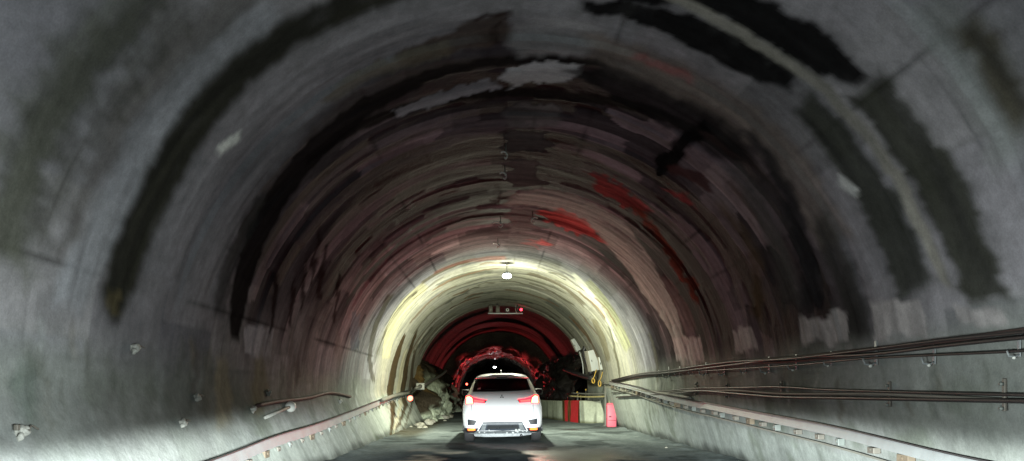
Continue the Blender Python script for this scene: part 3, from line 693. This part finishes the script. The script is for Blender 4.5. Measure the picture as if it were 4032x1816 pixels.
red_lamp(at(1615, 1569, 20.4), .075, 'glowing red warning lamp low on the left at the rust striped lining end', 4, 12)
red_lamp(at(1838, 1513, 45), .07, 'tiny red lamp on the rock just left of the car', 1.5, 8)
# crown hangers
def hanger(p, label, k):
    t = thing('ceiling_hanger', label, 'hanger', p)
    t.scale = (.72, .72, .72)
    bm = bmesh.new(); cyl(bm, (0, 0, .12), (0, 0, -.10), .012, n=8); obj('rod', bm, M['pale_bracket'], t)
    bm = bmesh.new(); tube(bm, smooth_pts([(-.16*k, 0, -.06), (-.08*k, 0, -.04), (0, 0, -.06), (.05*k, 0, -.12), (0, 0, -.18), (-.04*k, 0, -.15)], 4), .016); obj('hook', bm, M['pale'], t)
for (x, y, k, lb) in ((1258,540,1.3,'bright white bent hook hanging from the crown, largest of them'), (1345,528,-.9,'white metal hook on the crown at the end of the upper red patch'), (1270,410,.7,'thin pale hanger high on the crown above the other hooks'),
                      (1250,595,1,'pale hanger on the crown between the white hook and the lamp'), (1268,355,.6,'faint brown hanger, topmost along the crown')):
    q, n = wall3(x, y, off=.12); hanger(q, lb, k)
# sensor frame at the portal crown
g = thing('sensor_frame', 'dark sensor frame hanging under the crown at the lining end with a red light', 'sensor frame', at(1990, 1215, 27.6))
s_ = 27.6/F
bm = bmesh.new(); box(bm, (0, 0, -.20), (1.38, .10, .05), bevel=.008); obj('bar', bm, M['grey_steel'], g)
for x in (-.62, -.33, .48):
    bm = bmesh.new(); cyl(bm, (x, 0, -.18), (x, 0, .28), .03, n=10); obj('post', bm, M['dark_steel'], g)
for x in (-.58, -.30):
    bm = bmesh.new(); cyl(bm, (x, -.05, -.17), (x, -.05, .10), .085, n=14); obj('canister', bm, M['bracket'], g)
bm = bmesh.new(); box(bm, (.08, -.05, -.07), (.16, .12, .16), bevel=.01); c1 = obj('camera_body', bm, M['dark_steel'], g)
bm = bmesh.new(); cyl(bm, (.08, -.115, -.07), (.08, -.16, -.07), .06, n=16); obj('camera_ring', bm, M['pale'], c1)
bm = bmesh.new(); cyl(bm, (.08, -.162, -.07), (.08, -.168, -.07), .03, n=12); obj('camera_glass', bm, M['cable'], c1)
bm = bmesh.new(); cyl(bm, (.62, -.02, -.05), (.62, -.10, -.05), .05, n=14); obj('red_light', bm, mat_emit('red_led', (1, .03, .06), 6), g)
bm = bmesh.new(); box(bm, (.62, .03, -.06), (.14, .08, .14), bevel=.01); obj('light_box', bm, M['dark_steel'], g)
bm = bmesh.new(); tube(bm, smooth_pts([(.55, 0, .34), (.44, 0, .22), (.40, 0, .02), (.43, 0, -.17)], 5), .025); obj('hose', bm, M['cable_grey'], g)
# ------------------------------------------------------------------ cabinets, red post, yellow loops, pipes on the right at the portal
def cabinet(cx, cy, w, h, d, depth, tilt, label, door=True, side='cabinet_side'):
    p, n = wall3(*o2(cx, cy), off=d/2+.02); p = at(cx, cy, p.y-.05) if depth is None else at(cx, cy, depth)
    t = thing('electrical_cabinet', label, 'cabinet', p, (0, tilt, math.radians(14)))
    bm = bmesh.new(); box(bm, (0, 0, 0), (w, d, h), bevel=.012); obj('case', bm, M[side], t)
    if door:
        bm = bmesh.new(); box(bm, (.0, -d/2-.008, 0), (w*.96, .02, h*.97), bevel=.006); dr = obj('door', bm, M['cabinet'], t)
        bm = bmesh.new(); box(bm, (-w*.38, -d/2-.025, 0), (.02, .02, .07), bevel=.004); obj('handle', bm, M['dark_steel'], dr)
    return t
cabinet(2268, 1357, .26, .52, .16, 27.2, math.radians(-27), 'narrow tilted grey cabinet at the rim of the lining, above the larger one')
cabinet(2346, 1417, .62, .74, .34, 24.6, math.radians(-12), 'large pale grey electrical cabinet on the right of the portal')
cabinet(2373, 1430, .30, .44, .12, 23.9, math.radians(-9), 'small pale cabinet mounted over the face of the large one')
bm = bmesh.new(); tube(bm, smooth_pts([at(2282,1386,27), at(2292,1420,26.9), at(2296,1450,26.8), at(2298,1480,26.8)], 5), .022)
tag(obj('conduit', bm, M['cabinet']), 'pale conduit running down from the narrow tilted cabinet', 'conduit')
bm = bmesh.new(); tube(bm, smooth_pts([at(2305,1365,26), at(2300,1390,26), at(2312,1430,25.8), at(2330,1475,25.6)], 5), .09)
tag(obj('duct', bm, M['dark_steel']), 'dark duct behind the large cabinet', 'duct')
for (x, y, w, h, lb) in ((2336,1500,5,9,'yellow hose loop hanging under the large cabinet, left one of two'), (2361,1511,5,11,'yellow hose loop hanging under the large cabinet, right one of two')):
    c = at(x, y, 23.6); k = 23.6/F
    t = thing('hose_loop', lb, 'hose', c)
    for j in (0, 1):
        bm = bmesh.new(); tube(bm, [(w*k*math.cos(a)*(1+.12*j)+.012*j, .04*j+.03*math.sin(a), h*k*math.sin(a)*(1+.08*j)) for a in np.linspace(0, 2*PI, 22)[:-1]], .016, 6, True); obj('coil', bm, M['yellow'], t)
    bm = bmesh.new(); tube(bm, smooth_pts([(0, 0, h*k), (.05, 0, h*k+.12), (.11, .05, h*k+.3)], 4), .014, 6); obj('tail', bm, M['yellow'], t)
t = thing('steel_box', 'red painted steel box standing at the foot of the right wall by the portal', 'red box', at(2407, 1683, 22.8))
t.location.z = 0; bm = bmesh.new(); box(bm, (0, 0, .39), (.31, .26, .76), bevel=.04); bx_ = obj('housing', bm, M['red_paint'], t)
bm = bmesh.new(); box(bm, (-.06, -.135, .36), (.08, .012, .03)); obj('slot', bm, M['dark_steel'], t)
bm = bmesh.new(); box(bm, (.0, -.134, .24), (.24, .01, .012)); obj('seam', bm, M['dark_steel'], t)
bm = bmesh.new(); box(bm, (0, 0, .785), (.28, .23, .03), bevel=.01); obj('lid', bm, M['red_paint'], t)
for x, lb in ((2400,'ochre vertical pipe rising behind the red box, left of its twin'), (2413,'ochre vertical pipe rising behind the red box, right of its twin')):
    bm = bmesh.new(); tube(bm, [at(x, 1600, 23.3), at(x+1, 1570, 23.3), at(x, 1520, 23.3)], .03); tag(obj('pipe', bm, M['ochre']), lb, 'pipe')
t = thing('support_post', 'grey vertical steel post beside the ochre pipes', 'post', (at(2384, 1600, 23.6).x, 23.6, 0))
bm = bmesh.new(); box(bm, (0, 0, .85), (.06, .06, 1.7), bevel=.006); obj('shaft', bm, M['cable_grey'], t); bm = bmesh.new(); box(bm, (0, 0, .03), (.16, .16, .03)); obj('foot', bm, M['bracket'], t)
bm = bmesh.new(); bmesh.ops.create_uvsphere(bm, u_segments=12, v_segments=8, radius=.05); tag(obj('marker_light', bm, M['lamp']), 'tiny bright white light where the right wall cables cross', 'light').location = at(2430, 1545, 22.5)
for (a, b, r, m, lb) in (((2250,1548,27),(2420,1549,23.4),.03,'cable_grey','upper thin level pipe crossing behind the red box'), ((2240,1560,27),(2425,1560,23.4),.03,'ochre','lower thin level pipe crossing behind the red box'), ((2225,1455,31),(2335,1492,25),.10,'dark_steel','thick dark pipe leaning from the rock towards the large cabinet'),
                         ((2425,1485,23.2),(2370,1512,24),.05,'cable_grey','short grey pipe end beside the yellow hose loops')):
    A_, B_ = at(*a), at(*b); md = (A_+B_)/2+Vector((0, 0, -.03))
    bm = bmesh.new(); tube(bm, smooth_pts([A_, md, B_], 6), r, 10); tag(obj('pipe', bm, M[m]), lb, 'pipe')
for i, (x, y0) in enumerate(((2276,1553),(2287,1560),(2273,1545),(2307,1535))):
    t = thing('marker_stake', 'thin stake with a yellow tip standing behind the low concrete wall', 'stake', at(x, 1590, 26.6), group='yellow tipped stakes')
    h = (1590-y0)*26.6/F; bm = bmesh.new(); cyl(bm, (0, 0, -.1), (0, 0, h), .014, n=8); obj('rod', bm, M['cable_grey'], t)
    bm = bmesh.new(); bmesh.ops.create_uvsphere(bm, u_segments=8, v_segments=6, radius=.035); bmesh.ops.translate(bm, verts=bm.verts, vec=(0, 0, h)); obj('tip', bm, M['yellow'], t)
# low concrete walls at the right
def low_wall(a, b, h, th, label, tone, seed, red=0):
    a, b = Vector(a), Vector(b); d = (b-a); n = Vector((d.y, -d.x, 0)).normalized()
    if n.y > 0: n = -n
    nu, nv = 60, 30; u, v = np.meshgrid(np.linspace(0, 1, nu), np.linspace(0, 1, nv))
    prof_ = np.interp(v, [0, .6, .72, 1], [0, h, h, 0]); thk = np.interp(v, [0, .6, .72, 1], [0, -.03, th-.03, th+.02])
    nz = fbm(u*d.length*1.5, v*3, 0, seed, 4); thk = thk+.03*(nz-.5)
    P = np.stack([a.x+d.x*u-n.x*thk, a.y+d.y*u-n.y*thk, prof_+.02*(nz-.5)*(prof_ > .1)], -1)
    c = np.array(tone)*(.6+.8*nz)[..., None]
    drip = sst(.5, .68, fbm(u*d.length*7, v*.8, 0, seed+3, 3)); c *= (1-.5*drip)[..., None]
    ft = 1-sst(.02, .14, prof_+.1*(nz-.5)); c = c*(1-.8*ft[..., None])+np.array([.07,.07,.03])*.8*ft[..., None]
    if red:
        rr_ = sst(.56, .64, fbm(u*d.length*5, v*.5, 0, seed+5, 3)); c = c*(1-.9*rr_[..., None])+np.array([.55,.03,.04])*.9*rr_[..., None]  # red reflections painted into the wall colour
    o = grid_mesh('low_wall', P, M['concrete'], c, nz*.6); tag(o, label, 'wall')
low_wall((4.6, 24.6, 0), (3.15, 26.0, 0), .84, .25, 'low pale concrete wall beside the red box', (.44,.47,.36), 401)
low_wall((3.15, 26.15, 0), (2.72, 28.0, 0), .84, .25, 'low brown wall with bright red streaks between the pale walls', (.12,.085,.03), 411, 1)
low_wall((2.72, 28.1, 0), (1.75, 33.5, 0), .80, .25, 'low pale wall with drip stains receding just right of the car', (.38,.42,.32), 421)
# ------------------------------------------------------------------ the white car
C = {}
C['paint'] = mat('white_car_paint', (.78, .79, .82), .4, 0, .5, noise=.03, rnoise=.03)
C['black'] = mat('black_cladding', (.02, .021, .023), .55, noise=.3, nscale=20)
C['grey'] = mat('grey_bumper_trim', (.032, .040, .054), .5, noise=.12)
C['silver'] = mat('silver_skid_plate', (.15, .165, .175), .5, .2, noise=.5, nscale=9, bump=.5, bscale=18)
C['dirt'] = mat('dried_mud', (.40, .42, .42), .8, noise=.4, nscale=14, bump=.6)
C['glass'] = mat('tinted_glass', (.010, .005, .007), .25, spec=.04, noise=.1)
C['rubber'] = mat('tyre_rubber', (.022, .022, .024), .8, noise=.3, bump=.3)
C['rim'] = mat('alloy_rim', (.4, .41, .43), .3, .8, noise=.1)
C['chrome'] = mat('dark_chrome', (.06, .065, .07), .3, .6, noise=.1)
C['core'] = mat_emit('brake_lamp_core', (1, .42, .11), 12, (.4, .05, .02))
C['lens'] = mat_emit('red_lamp_lens', (1, .01, .02), 8, (.3, .004, .006))
C['clear'] = mat_emit('clear_lamp_strip', (1, .12, .10), 2.2, (.35, .04, .04))
C['orange'] = mat_emit('rear_reflector', (1, .16, .03), 4.0, (.6, .1, .02))  # reflector given a glow of its own
C['white'] = mat('white_plate', (.85, .86, .85), .35, noise=.03)
C['sticker'] = mat('pale_sticker', (.5, .42, .42), .5, noise=.3, nscale=60)
ZL = [.22, .30, .42, .60, .80, .92, 1.00, 1.06, 1.10, 1.14, 1.26, 1.36, 1.45, 1.50, 1.54, 1.575, 1.60]
WL = [.79, .85, .89, .905, .905, .885, .865, .845, .81, .775, .735, .69, .637, .60, .555, .47, .33]
RL = [.14, .05, .0, .02, .055, .085, .11, .13, .145, .165, .25, .32, .385, .36, .44, .62, .95]
FL = [4.2, 4.28, 4.34, 4.36, 4.33, 4.28, 4.10, 3.35, 3.15, 3.05, 2.82, 2.62, 2.42, 2.28, 2.12, 1.9, 1.6]
def cw(z): return float(np.interp(z, ZL, WL))
def yrear(x, z):
    w = cw(z); t = min(abs(x)/w, 1); return float(np.interp(z, ZL, RL))+.045*t*t+.20*t**14
def yfront(x, z):
    w = cw(z); t = min(abs(x)/w, 1); return float(np.interp(z, ZL, FL))-.12*t*t-.35*t**8
def body_mesh():
    bm = bmesh.new(); rings = []; zs = []
    for a, b in zip(ZL, ZL[1:]): zs += [a, (a+b)/2]
    zs.append(ZL[-1])
    xs = [math.sin(PI/2*t) for t in np.linspace(-1, 1, 33)]
    for z in zs:
        w = cw(z); pts = [(x*w, yrear(x*w, z)) for x in xs]
        y0, y1 = yrear(w, z), yfront(w, z)
        pts += [(w, y0+(y1-y0)*t) for t in np.linspace(0, 1, 18)[1:-1]]
        pts += [(x*w, yfront(x*w, z)) for x in xs[::-1]]
        pts += [(-w, y1+(y0-y1)*t) for t in np.linspace(0, 1, 18)[1:-1]]
        rings.append([bm.verts.new((x, y, z)) for x, y in pts])
    n = len(rings[0])
    for A_, B_ in zip(rings, rings[1:]):
        for k in range(n): bm.faces.new((A_[k], A_[(k+1) % n], B_[(k+1) % n], B_[k]))
    bm.faces.new(rings[0][::-1]); bm.faces.new(rings[-1])
    return bm
def panel(bm, poly, off, th, surf, sgn, cuts=3):
    """a plate that follows the body surface: poly in (x, z), proud of the surface by off, th thick."""
    V = [tuple(p) for p in poly]
    T = [tuple(t) for t in tessellate_polygon([[Vector((x, z, 0)) for x, z in V]])]
    for _ in range(cuts):
        mid = {}; T2 = []
        def mp(i, j):
            k = (min(i, j), max(i, j))
            if k not in mid: mid[k] = len(V); V.append(((V[i][0]+V[j][0])/2, (V[i][1]+V[j][1])/2))
            return mid[k]
        for i, j, k in T:
            p, q, r = mp(i, j), mp(j, k), mp(k, i); T2 += [(i, p, r), (p, j, q), (r, q, k), (p, q, r)]
        T = T2
    out = [bm.verts.new((x, surf(x, z)+sgn*off, z)) for x, z in V]
    inn = [bm.verts.new((x, surf(x, z)-sgn*th, z)) for x, z in V]
    cnt = {}
    for t in T:
        for i in range(3):
            e = (t[i], t[(i+1) % 3]); cnt[tuple(sorted(e))] = cnt.get(tuple(sorted(e)), 0)+1
    fs = []
    for t in T:
        if len(set(t)) < 3: continue
        fs.append(bm.faces.new([out[i] for i in t])); fs.append(bm.faces.new([inn[i] for i in t[::-1]]))
        for i in range(3):
            a, b = t[i], t[(i+1) % 3]
            if cnt[tuple(sorted((a, b)))] == 1: fs.append(bm.faces.new((out[b], out[a], inn[a], inn[b])))
    bmesh.ops.recalc_face_normals(bm, faces=fs)
    return bm
def zc(x, y): return ((x-780)/590.0, (1042-y)/590.0)              # from the 3.4x view of the car to car coordinates
def sym(pts): return [[(x, z) for x, z in pts], [(-x, z) for x, z in pts[::-1]]]
def make_car():
    t = thing('car', 'white hatchback seen from behind in the middle of the tunnel with its brake lights on', 'car')
    bm = body_mesh(); bd = obj('body', bm, C['paint'], None)
    # wheel arches
    cut = bmesh.new()
    for y in (.78, 3.45):
        for sx in (-1, 1): cyl(cut, (sx*.60, y, .35), (sx*1.1, y, .35), .385, n=40)
    co = obj('cutter', cut, C['black']); md = bd.modifiers.new('b', 'BOOLEAN'); md.object = co; md.solver = 'EXACT'
    bpy.context.view_layer.update(); dg = bpy.context.evaluated_depsgraph_get()
    me = bpy.data.meshes.new_from_object(bd.evaluated_get(dg)); bd.modifiers.clear(); bd.data = me
    bpy.data.objects.remove(co); bd.parent = t
    P_ = lambda name, poly, m, off=.006, th=.02, par=t, s=yrear, g=-1, cuts=3: obj(name, panel(bmesh.new(), poly, off, th, s, g, cuts), m, par, smooth=False)
    # rear glass and its surround
    P_('rear_window', [zc(383,352), zc(418,186), zc(560,181), zc(662,179), zc(780,176), zc(892,178), zc(1000,180), zc(1116,182), zc(1165,332), zc(1000,346), zc(780,352), zc(560,354)], C['glass'], .02, .02, cuts=4)
    P_('window_sticker', [zc(445,325), zc(452,304), zc(492,296), zc(494,318)], C['sticker'], .024, .004)
    # spoiler
    bm = bmesh.new(); q = [(-.63,.34,1.455),(-.6,.22,1.475),(-.2,.18,1.485),(-.15,.18,1.485),(-.13,.19,1.505),(.13,.19,1.505),(.15,.18,1.485),(.2,.18,1.485),(.6,.22,1.475),(.63,.34,1.455)]
    lo = [bm.verts.new(p) for p in q]; hi = [bm.verts.new((p[0]*.97, p[1]+.03, 1.555-.10*(abs(p[0])/.63)**3+.0)) for p in q]
    bk = [bm.verts.new((p[0]*.93, .75, 1.585-.09*(abs(p[0])/.63)**3)) for p in q]; bl = [bm.verts.new((p[0]*.98, .6, 1.44)) for p in q]
    for A_, B_ in ((lo, hi), (hi, bk), (bk, bl), (bl, lo)):
        for k in range(len(q)-1): bm.faces.new((A_[k], A_[k+1], B_[k+1], B_[k]))
    for k in (0, -1): bm.faces.new((lo[k], hi[k], bk[k], bl[k]))
    bmesh.ops.recalc_face_normals(bm, faces=bm.faces); sp = obj('spoiler', bm, C['paint'], t, smooth=False)
    bm = bmesh.new(); box(bm, (0, .205, 1.495), (.24, .02, .018)); obj('high_brake_light', bm, C['lens'].copy() if False else C['black'], sp)
    bm = bmesh.new(); tube(bm, [(-.02, .95, 1.60), (-.02, .90, 1.655), (-.02, .98, 1.68)], [.03, .02, .006]); obj('antenna', bm, C['paint'], t)
    # tail lights
    for k, sg in enumerate((1, -1)):
        f = lambda pts: [(sg*x, z) for x, z in pts][::sg]
        oz = [zc(289,412), zc(336,397), zc(400,430), zc(480,450), zc(577,462), zc(550,506), zc(480,500), zc(402,494), zc(396,516), zc(289,516)]
        tl = P_('tail_light', f(oz), C['lens'], .012, .03)
        P_('brake_lens', f([zc(302,424), zc(340,414), zc(376,440), zc(388,505), zc(300,508)]), C['core'], .02, .02, tl)
        P_('clear_strip', f([zc(400,458), zc(470,468), zc(542,474), zc(530,492), zc(470,488), zc(404,484)]), C['clear'], .018, .02, tl)
        P_('inner_tip', f([zc(548,470), zc(577,463), zc(551,505), zc(538,498)]), C['black'], .02, .02, tl)
        l = bpy.data.lights.new('brake_light', 'SPOT'); l.energy = BRAKE; l.color = (1, .045, .055); l.shadow_soft_size = .05; l.spot_size = math.radians(140); l.spot_blend = .4
        x, z = zc(340, 465); lo_ = bpy.data.objects.new('brake_light', l); COL.objects.link(lo_); lo_.parent = tl
        lo_.location = (sg*x, yrear(x, z)-.09, z); lo_.rotation_euler = (-PI/2-.85, 0, 0)
    # emblem: three rhombi
    e = bmesh.new(); cx, cz = zc(777, 421); r_ = .034
    for a in (90, 210, 330):
        u = Vector((math.cos(math.radians(a)), 0, math.sin(math.radians(a)))); v = Vector((-u.z, 0, u.x))
        P4 = [Vector((cx, 0, cz))+u*.003, Vector((cx, 0, cz))+u*(r_*.75)+v*r_*.42, Vector((cx, 0, cz))+u*r_*1.5, Vector((cx, 0, cz))+u*(r_*.75)-v*r_*.42]
        panel(e, [(p.x, p.z) for p in P4], .014, .012, yrear, -1, 0)
    obj('emblem', e, C['black'], t, smooth=False)
    # number plate, tailgate seam, wiper
    P_('number_plate', [(-.26, .66), (.26, .66), (.26, .77), (-.26, .77)], C['white'], .012)
    P_('handle_recess', [(-.30, .81), (.30, .81), (.27, .835), (-.27, .835)], C['paint'], .022)
    for sg in (1, -1): P_('tailgate_seam', [(sg*.70, .60), (sg*.708, .60), (sg*.70, .885), (sg*.692, .885)][::sg], C['grey'], .003, .006)
    P_('bumper_seam', [(-.70, .594), (.70, .594), (.70, .601), (-.70, .601)], C['grey'], .003, .006)
    bm = bmesh.new(); tube(bm, [(0, yrear(0, 1.19)-.03, 1.19), (-.18, yrear(.18, 1.205)-.025, 1.205), (-.38, yrear(.38, 1.22)-.02, 1.215)], .009, 6); obj('wiper', bm, C['black'], t)
    # bumper
    for sg in (1, -1):
        f = lambda pts: [(sg*x, z) for x, z in pts][::sg]
        vnt = P_('bumper_vent', f([zc(314,716), zc(443,736), zc(408,798), zc(316,795)]), C['grey'], .006)
        P_('vent_mesh', f([zc(326,728), zc(428,742), zc(400,788), zc(328,785)]), C['black'], .010, .01, vnt)
        rf = P_('lower_corner', f([zc(262,838), zc(462,838), zc(440,878), zc(420,905), zc(285,905)]), C['black'], .01)
        P_('reflector', f([zc(314,845), zc(414,843), zc(414,870), zc(316,873)]), C['orange'], .022, .012, rf)
    dif = P_('lower_bumper', [zc(458,872), zc(520,764), zc(780,757), zc(1045,764), zc(1102,872)], C['grey'], .012)
    P_('shadow_line', [zc(498,772), zc(520,756), zc(780,748), zc(1045,756), zc(1066,772), zc(1045,764), zc(780,757), zc(520,764)], C['black'], .018, .01, dif)
    P_('centre_recess', [zc(566,850), zc(585,800), zc(985,800), zc(1004,850)], C['chrome'], .02, .01, dif)
    for sg in (1, -1):
        f = lambda pts: [(sg*x, z) for x, z in pts][::sg]
        P_('side_fin', f([zc(486,864), zc(520,780), zc(568,778), zc(548,866)]), C['silver'], .028, .02, dif)
    sk = P_('skid_plate', [zc(388,905), zc(440,876), zc(620,880), zc(780,872), zc(960,878), zc(1120,878), zc(1172,905), zc(1160,935), zc(1000,952), zc(780,958), zc(560,958), zc(410,950)], C['silver'], .045, .08)
    for k, (x, y, r_) in enumerate(((470,892,.022),(600,868,.02),(665,910,.014),(960,872,.035),(1000,866,.03),(980,885,.03),(920,905,.03),(840,905,.022),(1050,882,.018),(540,895,.016),(1100,885,.02))):
        bm = bmesh.new(); bmesh.ops.create_icosphere(bm, subdivisions=2, radius=r_)
        for v in bm.verts: v.co *= .7+.6*float(vn(v.co.x*60+k, v.co.y*60, v.co.z*60, k))
        px, pz = zc(x, y); bmesh.ops.translate(bm, verts=bm.verts, vec=(px, yrear(px, pz)-.05, pz)); obj('mud_clod', bm, C['dirt'], sk)
    bm = bmesh.new(); box(bm, (0, 2.2, .25), (1.30, 3.6, .14)); obj('underbody', bm, C['black'], t)
    bm = bmesh.new(); cyl(bm, (.42, .02, .17), (.42, .3, .18), .03, n=14); obj('exhaust', bm, C['chrome'], t)
    # sides, front
    for sg in (1, -1):
        bm = bmesh.new()
        poly = [(.62, 1.15), (.85, 1.40), (1.6, 1.46), (2.15, 1.44), (2.75, 1.15)]
        vs = [bm.verts.new((sg*(cw(z)+.006), y, z)) for y, z in poly]; bm.faces.new(vs)
        obj('side_window', bm, C['glass'], t, smooth=False)
        mr_ = bmesh.new(); box(mr_, (sg*.955, 2.62, 1.16), (.20, .10, .155), bevel=.035); m_ = obj('side_mirror', mr_, C['black'], t)
        bm = bmesh.new(); box(bm, (sg*.955, 2.567, 1.16), (.16, .01, .115), bevel=.004); obj('mirror_glass', bm, C['glass'], m_)
        bm = bmesh.new(); box(bm, (sg*.84, 2.64, 1.12), (.10, .05, .04)); obj('mirror_arm', bm, C['black'], m_)
        f = lambda pts: [(sg*x, z) for x, z in pts][::sg]
        P_('headlight', f([(.48, .80), (.80, .84), (.82, .93), (.50, .90)]), C['white'], .01, .02, t, yfront, 1)
        bm = bmesh.new(); box(bm, (sg*.895, 2.1, .33), (.035, 1.9, .16), bevel=.015); obj('sill_cladding', bm, C['black'], t)
        for y in (.78, 3.45):
            w_ = bmesh.new(); RM = Matrix.Translation((sg*.78, y, .335)) @ Matrix.Rotation(PI/2, 4, 'Y')
            lathe(w_, [(.20, -.11), (.30, -.115), (.328, -.085), (.335, -.03), (.335, .03), (.328, .085), (.30, .115), (.20, .11)], 36, RM); wh = obj('wheel', w_, C['rubber'], t)
            rm = bmesh.new(); lathe(rm, [(.03, -.06), (.205, -.075), (.21, .0), (.205, .075), (.03, .06)], 30, RM); obj('rim', rm, C['rim'], wh)
            a_ = bmesh.new(); tube(a_, [(sg*.90, y+.40*math.cos(a), .35+.40*math.sin(a)) for a in np.linspace(-.25, PI+.25, 20)], .022, 8); obj('arch_trim', a_, C['black'], t)
    P_('windscreen', [(-.72, 1.15), (.72, 1.15), (.63, 1.43), (-.63, 1.43)], C['glass'], .01, .02, t, yfront, 1)
    P_('grille', [(-.45, .48), (.45, .48), (.5, .82), (-.5, .82)], C['black'], .01, .02, t, yfront, 1)
    return t
BRAKE = 76.0
car = make_car(); car.location = ((1979-VX)/F*15.9, 15.7, 0.0); car.rotation_euler = (0, math.radians(-.7), math.radians(-.6))
car2 = copy_tree(car); car2.location = (-.35, 54, 0); car2.rotation_euler = (0, 0, math.radians(1.5))
for o in [c for k in COL.objects if k.parent == car2 for c in COL.objects if c.parent == k and c.type == 'LIGHT']:
    o.data = o.data.copy(); o.data.energy = 130
car2['label'] = 'second white hatchback farther off inside the rock bore, hidden behind the nearer one'
